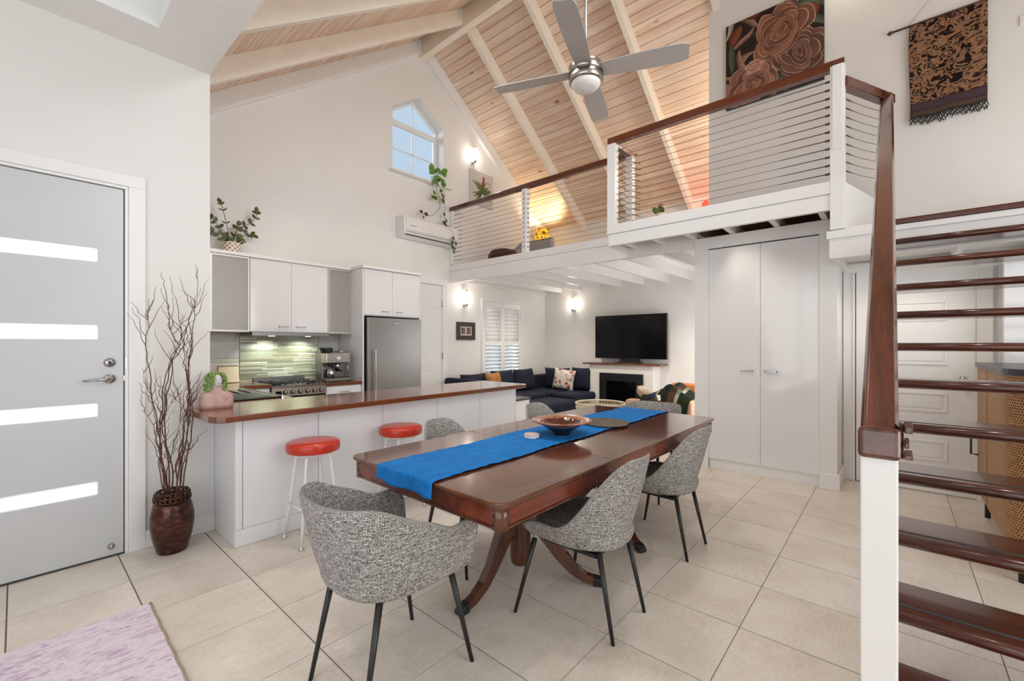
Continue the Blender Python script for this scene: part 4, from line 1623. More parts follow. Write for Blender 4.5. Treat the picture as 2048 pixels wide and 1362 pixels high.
# ------------------------------------------------------------------ gable wall: air conditioner, plants, lights, art
ac = thing('air_conditioner', 'white split-system air conditioner high on the gable wall', 'air conditioner', (4.38, 5.9, 3.16))
XA, XB = 3.86, 4.955
m = MB().prism([(5.895, 3.335), (5.72, 3.335), (5.690, 3.31), (5.682, 3.10), (5.70, 3.065), (5.74, 3.045), (5.84, 3.015), (5.895, 3.015)], 'x', XA, XB)
obj('casing', m, PLASTIC, ac, bevel=.012, seg=3)
obj('front_panel', MB().prism([(5.690, 3.318), (5.676, 3.312), (5.668, 3.115), (5.682, 3.108)], 'x', XA + .035, XB - .035), PLASTIC, ac, bevel=.004)
obj('outlet_slot', MB().prism([(5.679, 3.098), (5.676, 3.088), (5.735, 3.043), (5.745, 3.048)], 'x', XA + .05, XB - .10), SEALS, ac)
obj('louvre', MB().prism([(5.672, 3.106), (5.668, 3.098), (5.705, 3.058), (5.712, 3.066)], 'x', XA + .04, XB - .04), PLASTIC, ac, bevel=.002)
obj('badge', B(XA + .10, XA + .22, 5.667, 5.671, 3.182, 3.188), FITTING, ac)

sp_ = thing('trailing_pothos', 'trailing heart-leaved pothos hanging from the pointed window sill', 'plant', (4.64, 5.86, 4.05))
obj('pot', MB().lathe([(0, 0), (.045, 0), (.058, .05), (.060, .11), (.054, .11), (.05, .09), (0, .09)], (4.58, 5.87, 4.05), 20), glass('clear_jar_glass', .05, '#dfeee6'), sp_)
vines = [([(868, 362), (874, 372), (872, 385), (880, 395), (880, 412), (874, 425), (862, 432), (850, 430), (845, 426)], 5.80),
         [[(884, 360), (888, 375), (889, 400), (890, 420), (889, 432), (892, 446), (893, 458)], 5.79],
         [[(890, 452), (905, 462), (908, 474), (912, 488), (909, 498), (905, 503)], 5.62],
         [[(866, 360), (865, 372), (868, 382)], 5.80]]
for pts2, yv in vines:
    pts = [onplane(x, y, yv) for x, y in pts2]
    obj('vine', MB().tube(pts, .0032, 5), STEM, sp_)
lv = [(868, 381, .085), (868, 391, .09), (866, 390, .075), (884, 386, .11), (884, 396, .10), (883, 378, .08), (843, 420, .075), (850, 424, .08), (848, 432, .05), (888, 425, .08), (891, 437, .075), (887, 441, .08), (893, 450, .10), (896, 455, .095), (889, 446, .09),
      (907, 473, .07), (903, 481, .075), (911, 483, .07), (904, 490, .08), (909, 494, .07), (900, 487, .06), (906, 500, .07)]
for (x, y, s_z) in lv:
    yv = 5.60 if x > 897 else 5.785
    p = onplane(x, y, yv)
    put_leaf(sp_, p, (R.uniform(-.5, .5), R.uniform(-.4, 0), -1), s_z, LEAFM if R.random() < .6 else LEAFD, (R.uniform(-.6, .6), -1, .3), 1.05)
for k in range(26):
    p = onplane(R.uniform(864, 886), R.uniform(338, 364), 5.82)
    put_leaf(sp_, p, (R.uniform(-1, 1), R.uniform(-.6, .2), R.uniform(-1, .6)), R.uniform(.09, .15), LEAFL, (R.uniform(-.7, .7), -1, .4), 1.0)


def sconce(name, label, p, wall):
    t = thing(name, label, 'wall light', p)
    n = Vector((0, -1, 0)) if wall == 'y' else Vector((-1, 0, 0))
    c = Vector(p) + n * .075
    gl = MB().lathe([(0, -.11), (.038, -.11), (.040, -.10), (.040, .10), (.038, .11), (0, .11)], c, 18)
    obj('glass_tube', gl, BULB, t)
    obj('bracket', MB().tube([Vector(p) + Vector((0, 0, -.12)), c + Vector((0, 0, -.13))], .010, 8), CHROME, t)
    obj('finial', MB().lathe([(0, -.165), (.012, -.16), (.016, -.13), (.030, -.118), (.030, -.110)], c, 14), CHROME, t)
    obj('top_cap', MB().lathe([(.030, .110), (.030, .118), (.014, .13), (.010, .15), (0, .152)], c, 14), CHROME, t)
    bp_ = MB()
    q = Vector(p)
    if wall == 'y':
        bp_.box(q.x - .03, q.x + .03, q.y - .012, q.y, q.z - .16, q.z - .08)
    else:
        bp_.box(q.x - .012, q.x, q.y - .03, q.y + .03, q.z - .16, q.z - .08)
    obj('back_plate', bp_, CHROME, t)
    point('sconce_light', c + n * .06, 3.2, (1, .93, .82), .05)


sconce('wall_light', 'lit glass wall light high on the gable wall above the plant painting', (5.48, 5.9, 4.82), 'y')
sconce('wall_light', 'lit glass wall light above the small dark photo frame', (5.27, 5.9, 2.18), 'y')
sconce('wall_light', 'lit glass wall light on the TV wall near the corner', (7.67, 5.12, 2.19), 'x')

# photo frame
pf = thing('photo_frame', 'small square dark frame holding two sepia photos beside the shutters', 'picture frame', (5.30, 5.89, 1.58))
fm_ = MB()
ring(fm_, [(5.085, 1.425), (5.525, 1.425), (5.525, 1.745), (5.085, 1.745)], .08, 5.870, 5.898)
obj('frame', fm_, plain('dark_brown_frame', '#40352c', .5), pf, bevel=.004)
obj('mount', B(5.165, 5.445, 5.885, 5.897, 1.505, 1.665), CHALK, pf)
for a in (5.19, 5.32):
    obj('photo', B(a, a + .10, 5.883, 5.8855, 1.525, 1.648), wood('sepia_photo', '#2a1512', '#a1705c', 'z', 9, .4), pf)

# plant painting: canvas with a bromeliad, painted per vertex
def paint_mesh(name, parent, P0, U, V, nu, nv, fn, mat):
    P0, U, V = Vector(P0), Vector(U), Vector(V)
    mb = MB()
    mb.grid(lambda a, b: P0 + U * a + V * b, nu, nv, False)
    o = obj(name, mb, mat, parent)
    ca = o.data.color_attributes.new('paint', 'FLOAT_COLOR', 'POINT')
    buf = []
    for j in range(nv):
        for i in range(nu):
            buf += list(fn(i / (nu - 1), j / (nv - 1)))
    ca.data.foreach_set('color', buf)
    return o


def lerp(a, b, t):
    t = max(0, min(1, t))
    return tuple(a[i] + (b[i] - a[i]) * t for i in range(3)) + (1.0,)


BR = random.Random(3)
blades = []
for k in range(34):
    a = math.radians(BR.uniform(-60, 240))
    blades.append((a, BR.uniform(.26, .50), BR.uniform(.03, .05), BR.uniform(.2, 1), BR.uniform(-.7, .7)))


def bromeliad(a, b):
    x, y = (a - .52), (b - .45)
    col = hx('#c9c5bf')
    for (ang, L_, w_, sh, cv) in blades:
        dx, dy = math.cos(ang), math.sin(ang)
        s1 = x * dx + y * dy
        s2 = -x * dy + y * dx - cv * s1 * s1
        if 0 < s1 < L_:
            ww = w_ * (1 - s1 / L_) ** .5
            if abs(s2) < ww:
                e = abs(s2) / ww
                col = lerp(lerp(hx('#2c3f2a'), hx('#8fa35c'), sh), hx('#141d14'), e * .75)
    if abs(x - .02 - .15 * (y - .2)) < .035 and .16 < y < .47 - abs(x) * .8:
        col = hx('#b63324')
    if abs(math.hypot(x - .25, y - .22) - .08) < .010 and y > .2: col = hx('#7c3a2c')
    return col


pa = thing('plant_painting', 'canvas painting of a spiky green bromeliad with red flower', 'painting', (5.68, 5.88, 4.25))
obj('canvas', B(5.39, 5.98, 5.862, 5.898, 3.93, 4.56), CHALK, pa)
paint_mesh('painted_face', pa, (5.391, 5.8612, 3.931), (.588, 0, 0), (0, 0, .628), 110, 118, bromeliad, PAINTED)

# rose painting on the loft wall
RR = random.Random(11)


def rose(x, y, cx, cy, r, seed, c0, c1, tilt=1.0):
    dx, dy = (x - cx) / r, (y - cy) / (r * tilt)
    d = math.hypot(dx, dy)
    if d > 1.12: return None
    a = math.atan2(dy, dx)
    # overlapping petals spiralling outwards
    best = None
    lay = [0.16, .32, .50, .70, .90, 1.08]
    for i, R0 in enumerate(lay):
        npet = 3 + i // 2
        ph = seed + i * 1.1
        t = (a + ph) / (2 * PI) * npet
        f = abs((t % 1) - .5) * 2
        rad = R0 * (1.0 - .20 * f ** 2.2) * (1 + .05 * math.sin(3 * a + seed * 2 + i))
        if d < rad:
            prev = lay[i - 1] * .8 if i else 0
            e = (rad - d) / (rad - prev + 1e-6)
            sh = .5 + .5 * math.sin(a + ph * 1.7)
            base = lerp(c0, c1, .25 + .75 * sh * (1 - .55 * f))
            if e < .10: return lerp(base, hx('#cf9f88'), .7)
            if e > .62: base = lerp(base, hx('#1c100d'), (e - .62) * 2.1)
            if f > .90: base = lerp(base, hx('#1c100d'), (f - .90) * 8)
            return base
    return None


LEAVES = [(RR.uniform(0, 1), RR.uniform(0, 1), RR.uniform(0, PI * 2), RR.uniform(.10, .22), RR.uniform(.03, .07), RR.random()) for k in range(44)]


def roses(a, b):
    x, y = a, b
    wx = x + .03 * math.sin(9 * y + 2 + 3 * x) + .014 * math.sin(21 * x + 6 * y)
    wy = y + .03 * math.sin(8 * x + 1 - 4 * y) + .012 * math.sin(19 * y - 5 * x)
    col = hx('#17100f')
    for (lx, ly, an, L_, w_, sh) in LEAVES:
        dx, dy = wx - lx, wy - ly
        s1 = dx * math.cos(an) + dy * math.sin(an)
        s2 = -dx * math.sin(an) + dy * math.cos(an) - 1.5 * s1 * s1
        if -L_ < s1 < L_:
            ww = w_ * (1 - (s1 / L_) ** 2)
            if abs(s2) < ww:
                e = s2 / ww
                if sh < .45: c0, c1 = hx('#59392f'), hx('#b08470')
                elif sh < .7: c0, c1 = hx('#2b332a'), hx('#57634f')
                elif sh < .85: c0, c1 = hx('#7d746b'), hx('#c2b4a6')
                else: c0, c1 = hx('#4d1f19'), hx('#8a4632')
                col = lerp(c0, c1, .5 + .5 * e)
                if abs(e) > .86: col = lerp(col, hx('#0d0909'), .7)
    for (cx, cy, r, sd_, c0, c1, tl) in ((.80, .36, .27, 2.1, '#38201d', '#7d574b', .9), (.27, .22, .27, .4, '#44251f', '#a4735f', .95), (.58, .70, .27, 1.3, '#4a2921', '#94644d', 1.15), (.33, .42, .11, 5, '#7d4a3c', '#d0a08c', .8)):
        q = rose(wx, wy, cx, cy, r, sd_, hx(c0), hx(c1), tl)
        if q: col = q
    return col


rp = thing('rose_painting', 'large square canvas painted with dusky brown-pink roses on the loft wall', 'painting', (5.39, 1.01, 4.55))
obj('canvas', B(5.375, 5.408, .545, 1.485, 4.065, 5.03), FENCE, rp)
paint_mesh('painted_face', rp, (5.3742, 1.484, 4.066), (0, -.938, 0), (0, 0, .963), 230, 236, roses, PAINTED)

# batik wall hanging
wh = thing('wall_hanging', 'brown and black batik cloth with fringe hanging from a carved rod', 'wall hanging', (5.38, -.35, 4.28))


def cloth(a, b):
    y = -.105 - .495 * a
    return (5.375 - .006 * math.sin(a * 9 + b * 2) - .004 * math.sin(b * 6), y + .006 * math.sin(b * 5) * (1 - a), 4.275 - .79 * b + .005 * math.sin(a * 14) * b)


obj('cloth', MB().grid(cloth, 40, 40), BATIK, wh, solid=.002)
obj('dark_band', MB().grid(lambda a, b: tuple(Vector(cloth(a, .915 + .085 * b)) + Vector((-.003, 0, 0))), 40, 4), FOXED, wh, solid=.002)


def striped():
    t = NT('striped_hem_cloth')
    t.set(.9)
    sx = t.n('ShaderNodeSeparateXYZ')
    t.l(t.coords((1, 1, 1)), sx.inputs[0])
    f = t.ramp(t.math('FRACT', t.math('MULTIPLY', sx.outputs[1], 88.)), [(.38, hx('#6f5346')), (.5, hx('#2a1b18'))])
    t.l(f, t.b.inputs['Base Color'])
    return t.m


obj('striped_hem', MB().grid(lambda a, b: tuple(Vector(cloth(a, 1.0)) + Vector((-.001, 0, -.055 * b))), 40, 3), striped(), wh, solid=.002)
obj('knot_row', MB().tube([Vector(cloth(k / 30, 1.0)) + Vector((-.003, 0, -.062)) for k in range(31)], .007, 6), BLACK, wh)
fr_ = MB()
for k in range(46):
    a = k / 45
    p = Vector(cloth(a, 1.0)) + Vector((-.003, 0, -.064))
    L_ = R.uniform(.05, .085)
    pts = [p + Vector((R.uniform(-.003, .003), .007 * math.sin(q * 2 + k * 1.7), -L_ * q / 4)) for q in range(5)]
    fr_.tube(pts, [.0035, .004, .003, .0045, .003], 5)
obj('fringe', fr_, BLACK, wh, kind='stuff')
RODM = wood('carved_rod_wood', '#3f2b1f', '#775440', 'y', 12, .5)
rod = MB().tube([(5.375, .00, 4.282), (5.375, -.70, 4.282)], .009, 8)
rod.tube([(5.375, .055, 4.280), (5.375, .035, 4.281), (5.375, .015, 4.282), (5.375, .0, 4.282)], [.002, .020, .012, .010], 6)
obj('rod', rod, RODM, wh)
obj('hanging_cord', MB().tube([(5.378, -.095, 4.292), (5.395, -.345, 4.60), (5.378, -.60, 4.292)], .0022, 5), CABLE, wh)
tag(obj('wall_switch', B(5.395, 5.409, -.86, -.785, 3.975, 4.055), PLASTIC, bevel=.003), 'white wall plate to the right of the batik hanging', 'switch')

# ------------------------------------------------------------------ LIVING ROOM
tv = thing('television', 'large black flat television standing on the mantel shelf', 'television', (7.5, 3.77, .99))
obj('screen', B(7.485, 7.505, 3.055, 4.495, 1.078, 1.893), BLACKG, tv, bevel=.003)
bz_ = MB()
ring_pts = [(3.05, 1.073), (4.50, 1.073), (4.50, 1.898), (3.05, 1.898)]
qq = inset(ring_pts, .008)
for i in range(4):
    j = (i + 1) % 4
    bz_.prism([ring_pts[i], ring_pts[j], qq[j], qq[i]], 'x', 7.482, 7.53)
obj('bezel', bz_, BLACK, tv)
obj('rear_shell', B(7.506, 7.545, 3.2, 4.35, 1.12, 1.70), BLACK, tv, bevel=.01)
obj('stand', MB().prism([(3.58, .992), (4.02, .992), (3.98, 1.03), (3.98, 1.11), (3.58, 1.11), (3.58, 1.03)], 'x', 7.50, 7.56), BLACK, tv, bevel=.004)
obj('base', B(7.42, 7.62, 3.56, 4.05, .990, 1.004), BLACK, tv, bevel=.003)
mt_ = B(7.30, 7.67, 3.10, 4.68, .956, .988)
tag(obj('mantel_shelf', mt_, MANT, bevel=.004), 'brown timber mantel shelf under the television', 'shelf')
fp_ = thing('fireplace', 'black framed glass-fronted gas fireplace set in the white chimney breast', 'fireplace', (7.35, 3.87, .2))
fm2 = MB()
rp_ = [(3.43, .02), (4.32, .02), (4.32, .80), (3.43, .80)]
q2 = inset(rp_, .11)
for i in range(4):
    j = (i + 1) % 4
    fm2.prism([rp_[i], rp_[j], q2[j], q2[i]], 'x', 7.33, 7.362)
obj('surround', fm2, DARKM, fp_, bevel=.003)
q3 = inset(rp_, .145)
fm3 = MB()
for i in range(4):
    j = (i + 1) % 4
    fm3.prism([q2[i], q2[j], q3[j], q3[i]], 'x', 7.338, 7.358)
obj('inner_frame', fm3, BLACK, fp_)
obj('glass_front', MB().prism(q3, 'x', 7.350, 7.356), BLACKG, fp_)
obj('hearth', B(7.20, 7.355, 3.30, 4.45, 0, .018), DARKM, fp_)
tag(obj('wall_outlet', B(7.352, 7.36, 4.44, 4.51, .29, .34), PLASTIC), 'white power outlet low on the chimney breast beside the fireplace', 'socket')


def cushion(cx, cy, cz, w, d, h, rot=0, lean=0, roll=0.0):
    # soft rectangular pad, local x width, z height, y thickness
    mb = MB()

    N = 15
    vs, fs = [], []
    for sg in (-1, 1):
        for j in range(N):
            for i in range(N):
                u, v = -1 + 2 * i / (N - 1), -1 + 2 * j / (N - 1)
                th = max(0.0, (1 - u ** 4) * (1 - v ** 4)) ** .5
                vs.append((w / 2 * u * (1 - .07 * (1 - v * v)), sg * d / 2 * th, h / 2 * v * (1 - .07 * (1 - u * u))))
    for k in range(2):
        for j in range(N - 1):
            for i in range(N - 1):
                q = [k * N * N + j * N + i, k * N * N + j * N + i + 1, k * N * N + (j + 1) * N + i + 1, k * N * N + (j + 1) * N + i]
                fs.append(q if k == 0 else q[::-1])
    pts = MB()
    pts.add(vs, fs, True)
    M = Matrix.Translation((cx, cy, cz)) @ Matrix.Rotation(rot, 4, 'Z') @ Matrix.Rotation(lean, 4, 'X') @ Matrix.Rotation(roll, 4, 'Y')
    mb.add([tuple(M @ Vector(p)) for p in pts.v], pts.f, True)
    return mb


def slab(x0, x1, y0, y1, z0, z1):
    return B(x0, x1, y0, y1, z0, z1)


sofa = thing('corner_sofa', 'navy velvet corner sofa under the shutters and along the TV wall', 'sofa', (6.3, 5.3, 0))
m = MB()
m.box(4.86, 7.62, 5.05, 5.85, .06, .26)
m.box(6.70, 7.62, 4.55, 5.05, .06, .26)
obj('base', m, NAVY, sofa, bevel=.03, seg=3)
obj('back_frame', B(4.80, 7.62, 5.70, 5.86, .10, .70), NAVY, sofa, bevel=.04, seg=3)
obj('back_frame', B(7.50, 7.63, 4.60, 5.70, .10, .66), NAVY, sofa, bevel=.04, seg=3)
obj('arm', B(4.78, 4.93, 5.06, 5.86, .08, .77), NAVY, sofa, bevel=.04, seg=3)
for a, b in ((4.94, 5.75), (5.76, 6.62)):
    obj('seat_cushion', slab(a, b, 5.0, 5.70, .265, .43), NAVY, sofa, bevel=.06, seg=4)
obj('seat_cushion', slab(6.63, 7.50, 5.0, 5.70, .265, .43), NAVY, sofa, bevel=.06, seg=4)
obj('seat_cushion', slab(6.66, 7.52, 4.42, 4.99, .265, .42), NAVY, sofa, bevel=.06, seg=4)
ot = thing('ottoman', 'low navy ottoman pad in front of the corner sofa', 'ottoman', (6.0, 4.75, 0))
obj('pad', B(5.55, 6.55, 4.30, 4.95, .08, .36), NAVY, ot, bevel=.06, seg=4)
for k in range(4):
    obj('foot', MB().cyl((5.65 + .8 * (k % 2), 4.40 + .45 * (k // 2), 0), (5.65 + .8 * (k % 2), 4.40 + .45 * (k // 2), .09), .02, n=8), BLACK, ot)
cus = [(5.25, 5.60, .62, .62, .20, .42, 0, 'back cushion at the kitchen end of the navy sofa', NAVY), (5.98, 5.60, .64, .60, .20, .44, 0, 'back cushion right of the caramel cushion on the navy sofa', NAVY), (6.62, 5.62, .64, .58, .20, .44, .0, 'back cushion below the right shutter on the navy sofa', NAVY),
       (7.30, 5.30, .64, .56, .20, .44, -1.35, 'navy cushion in the corner, left of the floral cushion', NAVY), (7.38, 4.74, .65, .46, .20, .46, -1.45, 'upright navy cushion right of the floral cushion, nearest the fireplace', NAVY),
       (5.60, 5.47, .64, .46, .17, .40, .25, 'caramel brown cushion between navy cushions on the sofa', CARAMEL), (7.17, 5.04, .64, .44, .15, .42, -1.25, 'cream cushion printed with red flowers on the navy sofa', FLORAL)]
for (x, y, z, w_, d, h_, rt, lab, mt) in cus:
    tag(obj('cushion', cushion(x, y, z, w_, d, h_, rt, -.18 if abs(rt) < 1 else .0, .16 if mt == FLORAL else 0), mt), lab, 'cushion')
st2 = thing('side_cabinet', 'small white cabinet with dark top just past the breakfast bar end', 'cabinet', (4.55, 4.1, 0))
obj('body', B(4.30, 4.72, 3.905, 4.30, 0, .57), SATIN, st2, bevel=.004)
obj('top', B(4.28, 4.735, 3.89, 4.32, .57, .60), SLATE, st2, bevel=.004)

sf = thing('lounge', 'tan leather lounge seen past the table, beside the pantry cupboard', 'sofa', (6.0, 2.5, 0))
obj('arm', B(5.60, 5.78, 2.02, 2.90, .08, .575), TAN, sf, bevel=.05, seg=4)
obj('base', B(5.78, 7.1, 2.10, 2.88, .08, .30), TAN, sf, bevel=.03, seg=3)
obj('seat_cushion', B(5.79, 7.1, 2.25, 2.90, .305, .45), TAN, sf, bevel=.05, seg=4)
obj('back', B(5.62, 7.1, 1.98, 2.20, .10, .62), TAN, sf, bevel=.05, seg=4)
tag(obj('cushion', cushion(5.96, 2.72, .61, .40, .16, .34, .5, -.9), BEIGE), 'beige cushion lying on the tan lounge arm', 'cushion')
obj('back_cushion', B(6.52, 6.70, 2.205, 2.60, .455, .755), ORANGE, sf, bevel=.04, seg=4, label='orange-tan leather back cushion')
for x in (5.68, 7.0):
    for y in (2.08, 2.80):
        obj('foot', MB().cyl((x, y, 0), (x, y, .09), .022, n=10), BLACK, sf)


def throw(a, b):
    x = 5.66 + .55 * (a - .2) + .05 * math.sin(b * 7)
    y = 2.62 - .62 * b
    z = .62 + .16 * math.exp(-((b - .55) / .3) ** 2) - .55 * max(0, .14 - a) - (.38 * max(0, .35 - a) if b > .5 else 0) + .02 * math.sin(a * 11 + b * 6)
    return (x - .06 * (1 - a), y, z)


tag(obj('throw_blanket', MB().grid(throw, 30, 30, True, lambda a, b: (a, b)), THROW, solid=.012), 'dark green, blue and cream checked throw draped over the tan lounge', 'blanket')

# rattan tray table
rt = thing('tray_table', 'round pale cane tray table with openwork rim in front of the fireplace', 'table', (6.0, 3.52, 0))
obj('tray', MB().lathe([(0, .335), (.37, .335), (.375, .345), (0, .345)], (6.0, 3.52, 0), 36), PALEC, rt)
for z, r_ in ((.42, .385), (.35, .378)):
    obj('rim', MB().tube([(6.0 + r_ * math.cos(t * PI / 24), 3.52 + r_ * math.sin(t * PI / 24), z) for t in range(49)], .012, 6), PALEC, rt)
lat = MB()
for k in range(48):
    t0, t1 = k * PI / 24, (k + 1.2) * PI / 24
    lat.tube([(6 + .378 * math.cos(t0), 3.52 + .378 * math.sin(t0), .35), (6 + .384 * math.cos(t1), 3.52 + .384 * math.sin(t1), .42)], .005, 5)
    lat.tube([(6 + .378 * math.cos(t1), 3.52 + .378 * math.sin(t1), .35), (6 + .384 * math.cos(t0), 3.52 + .384 * math.sin(t0), .42)], .005, 5)
obj('lattice', lat, PALEC, rt, kind='stuff')
for k in range(4):
    a = k * PI / 2 + .4
    obj('leg', MB().cyl((6 + .25 * math.cos(a), 3.52 + .25 * math.sin(a), .34), (6 + .32 * math.cos(a), 3.52 + .32 * math.sin(a), 0), .015, n=8), PALEC, rt)
tag(obj('magazine', B(5.85, 6.05, 3.45, 3.72, .347, .356), CHALK), 'pale magazine lying in the round cane tray', 'magazine')

# ------------------------------------------------------------------ LOFT contents
lp = thing('table_lamp', 'lit lamp with yellow and brown floral drum shade in the loft', 'lamp', (7.15, 5.58, 3.2))
obj('lamp_shade', MB().lathe([(.150, .0), (.150, .31), (.147, .31), (.147, .0), (.150, 0)], (7.15, 5.58, 3.43), 30), SHADE, lp)
obj('stem', MB().lathe([(.06, 0), (.06, .015), (.02, .03), (.018, .20), (.012, .30)], (7.15, 5.58, 3.205), 16), CHALK, lp)
lpt = point('lamp_bulb', (7.15, 5.58, 3.58), 44, (1.0, .77, .44), .06)
bt = thing('bedside_table', 'white bedside table under the floral lamp in the loft', 'table', (7.15, 5.5, 2.66))
obj('top', B(6.90, 7.45, 5.30, 5.85, 3.175, 3.205), TRIM, bt, bevel=.003)
for a in (6.93, 7.38):
    for b in (5.33, 5.78):
        obj('leg', B(a, a + .04, b, b + .04, 2.66, 3.175), TRIM, bt)
qc = thing('lounge_chair', 'grey-blue patterned chair with studded edge behind the loft railing', 'chair', (6.2, 5.1, 2.66))
obj('back', B(6.36, 6.46, 4.74, 5.36, 2.70, 3.31), QUILT, qc, bevel=.03, seg=3)
obj('side', MB().prism([(6.0, 2.70), (6.44, 2.70), (6.44, 3.33), (6.36, 3.35), (6.02, 3.08)], 'y', 5.38, 5.44), QUILT, qc, bevel=.02)
obj('seat', B(5.98, 6.38, 4.76, 5.37, 2.70, 2.95), QUILT, qc, bevel=.03)
sd_ = MB()
for k in range(9):
    sd_.ball((6.355, 4.80 + k * .066, 3.285), .011, n=8, m=6)
    sd_.ball((6.02 + k * .045, 5.375, 3.07 + k * .03), .011, n=8, m=6)
obj('studs', sd_, BLACK, qc)
for a in (6.02, 6.40):
    for b in (4.80, 5.36):
        obj('leg', MB().cyl((a, b, 2.66), (a, b, 2.71), .02, n=8), BLACK, qc)
tag(obj('wicker_pouf', MB().lathe([(0, 0), (.24, 0), (.27, .08), (.27, .26), (.22, .33), (.10, .365), (0, .37)], (5.62, 5.25, 2.66), 26), WICKER), 'dark brown wicker pouf with domed top on the loft floor', 'pouf')
tag(obj('small_box', B(5.75, 5.92, 5.68, 5.80, 2.66, 2.90), CHALK, bevel=.01), 'small pale box on the loft floor near the gable wall', 'box')
lpx = thing('loft_pot_plant', 'small green pot plant low on the loft behind the railing', 'plant', (7.0, 2.95, 2.66))
obj('pot', MB().lathe([(0, 0), (.07, 0), (.085, .14), (.07, .14), (0, .13)], (7.0, 2.95, 3.38), 16), CHALK, lpx)
obj('stand', MB().lathe([(.10, 0), (.10, .02), (.02, .04), (.02, .69), (.08, .70), (.08, .72), (0, .72)], (7.0, 2.95, 2.66), 12), TRIM, lpx)
for k in range(12):
    put_leaf(lpx, (7.0 + R.uniform(-.05, .05), 2.95 + R.uniform(-.06, .06), 3.53), (R.uniform(-1, 0), R.uniform(-1, 1), R.uniform(.1, 1)), R.uniform(.08, .13), LEAFM, (-1, 0, .3))
bs = thing('bookshelf', 'low white shelf unit against the loft back wall', 'shelf', (7.5, 2.75, 2.66))
obj('body', B(7.40, 7.665, 2.30, 3.05, 2.66, 3.40), TRIM, bs)
for k in range(3):
    tag(obj('ornament', MB().ball((7.50, 2.78 - k * .10, 3.425 + .008 * k), .028, .04, .022 + .006 * k, 10, 6), BLACK), ('left-hand smallest of three dark ornaments on the loft shelf', 'middle one of three dark ornaments on the loft shelf', 'right-hand tallest of three dark ornaments on the loft shelf')[k], 'ornament', 'dark ornaments on the loft shelf')
rl = thing('red_lamp', 'small glowing red lamp peeping past the loft wall end', 'lamp', (7.35, 2.30, 3.40))
obj('lamp_base', MB().lathe([(0, 0), (.05, 0), (.05, .10), (.03, .12)], (7.45, 2.37, 3.402), 16), CHALK, rl)
obj('lamp_glass', MB().lathe([(.05, 0), (.085, .06), (.06, .17), (.02, .22), (0, .22)], (7.45, 2.37, 3.52), 18), REDGLOW, rl)
point('red_lamp_bulb', (7.28, 2.30, 3.62), 1.6, (1, .12, .08), .05)

# ------------------------------------------------------------------ CEILING FAN
FX, FY = 2.56, 1.615
fan = thing('ceiling_fan', 'four-bladed silver grey ceiling fan with round opal light', 'ceiling fan', (FX, FY, 3.2))
ztop = zr(FX) - .0
obj('rod', MB().cyl((FX, FY, 3.27), (FX, FY, ztop), .011, n=14), NICKEL, fan)
obj('ceiling_cup', MB().lathe([(.012, -.16), (.06, -.10), (.07, -.02), (.07, .04)], (FX, FY, ztop), 20), NICKEL, fan)
obj('motor_housing', MB().lathe([(0, .075), (.05, .075), (.108, .068), (.118, .055), (.118, .002), (.112, -.002), (.112, -.008), (.119, -.010), (.119, -.050), (.110, -.058), (.102, -.060), (0, -.060)], (FX, FY, 3.205), 40), NICKEL, fan)
obj('band', MB().lathe([(.1195, -.004), (.1195, -.001), (.1195, .003)], (FX, FY, 3.205), 40), SEALS, fan)
obj('light_diffuser', MB().lathe([(.101, -.058), (.101, -.066), (.088, -.086), (.055, -.099), (0, -.104)], (FX, FY, 3.205), 36), OPAL, fan)
for k in range(4):
    a = math.radians(21.5 + 90 * k)
    ux, uy = Vector((math.cos(a), math.sin(a), 0)), Vector((-math.sin(a), math.cos(a), 0))
    c0 = Vector((FX, FY, 3.225))
    bl = MB()
    secs = []
    NS = 14
    for i in range(NS + 1):
        f = i / NS
        r = .105 + (.665 - .105) * f
        w_ = .056 + .016 * math.sin(f * PI * .75)
        if f > .93: w_ *= math.sqrt(max(0.02, 1 - ((f - .93) / .075) ** 2)) * .25 + .75
        tilt = -.20
        for sgn in (-1, 1):
            p = c0 + ux * r + uy * (sgn * w_) + Vector((0, 0, sgn * w_ * tilt))
            secs.append(p)
    vs = []
    for p in secs: vs.append(p + Vector((0, 0, .003)))
    for p in secs: vs.append(p - Vector((0, 0, .003)))
    m2 = len(secs)
    fs = []
    for i in range(NS):
        fs.append([2 * i, 2 * i + 2, 2 * i + 3, 2 * i + 1])
        fs.append([m2 + 2 * i, m2 + 2 * i + 1, m2 + 2 * i + 3, m2 + 2 * i + 2])
        fs.append([2 * i, m2 + 2 * i, m2 + 2 * i + 2, 2 * i + 2])
        fs.append([2 * i + 1, 2 * i + 3, m2 + 2 * i + 3, m2 + 2 * i + 1])
    fs.append([0, 1, m2 + 1, m2])
    e = 2 * NS
    fs.append([e + 1, e, m2 + e, m2 + e + 1])
    bl.add(vs, fs)
    obj('blade', bl, BLADE, fan)

# ------------------------------------------------------------------ DINING TABLE
tb = thing('dining_table', 'long mahogany dining table with clipped corners on twin pedestals', 'table', (2.40, 1.64, 0))
TX0, TX1, TY0, TY1 = 1.150, 3.655, 1.085, 2.195


def clipped(x0, x1, y0, y1, c):
    pts = []
    for (cx, cy, a0) in ((x1, y1, 0), (x0, y1, 90), (x0, y0, 180), (x1, y0, 270)):
        sx = 1 if cx == x1 else -1
        sy = 1 if cy == y1 else -1
        arc = []
        for q in range(6):
            a = math.radians(a0 + 90 * q / 5)
            arc.append((cx - sx * c + c * math.cos(a), cy - sy * c + c * math.sin(a)))
        pts += arc
    return pts


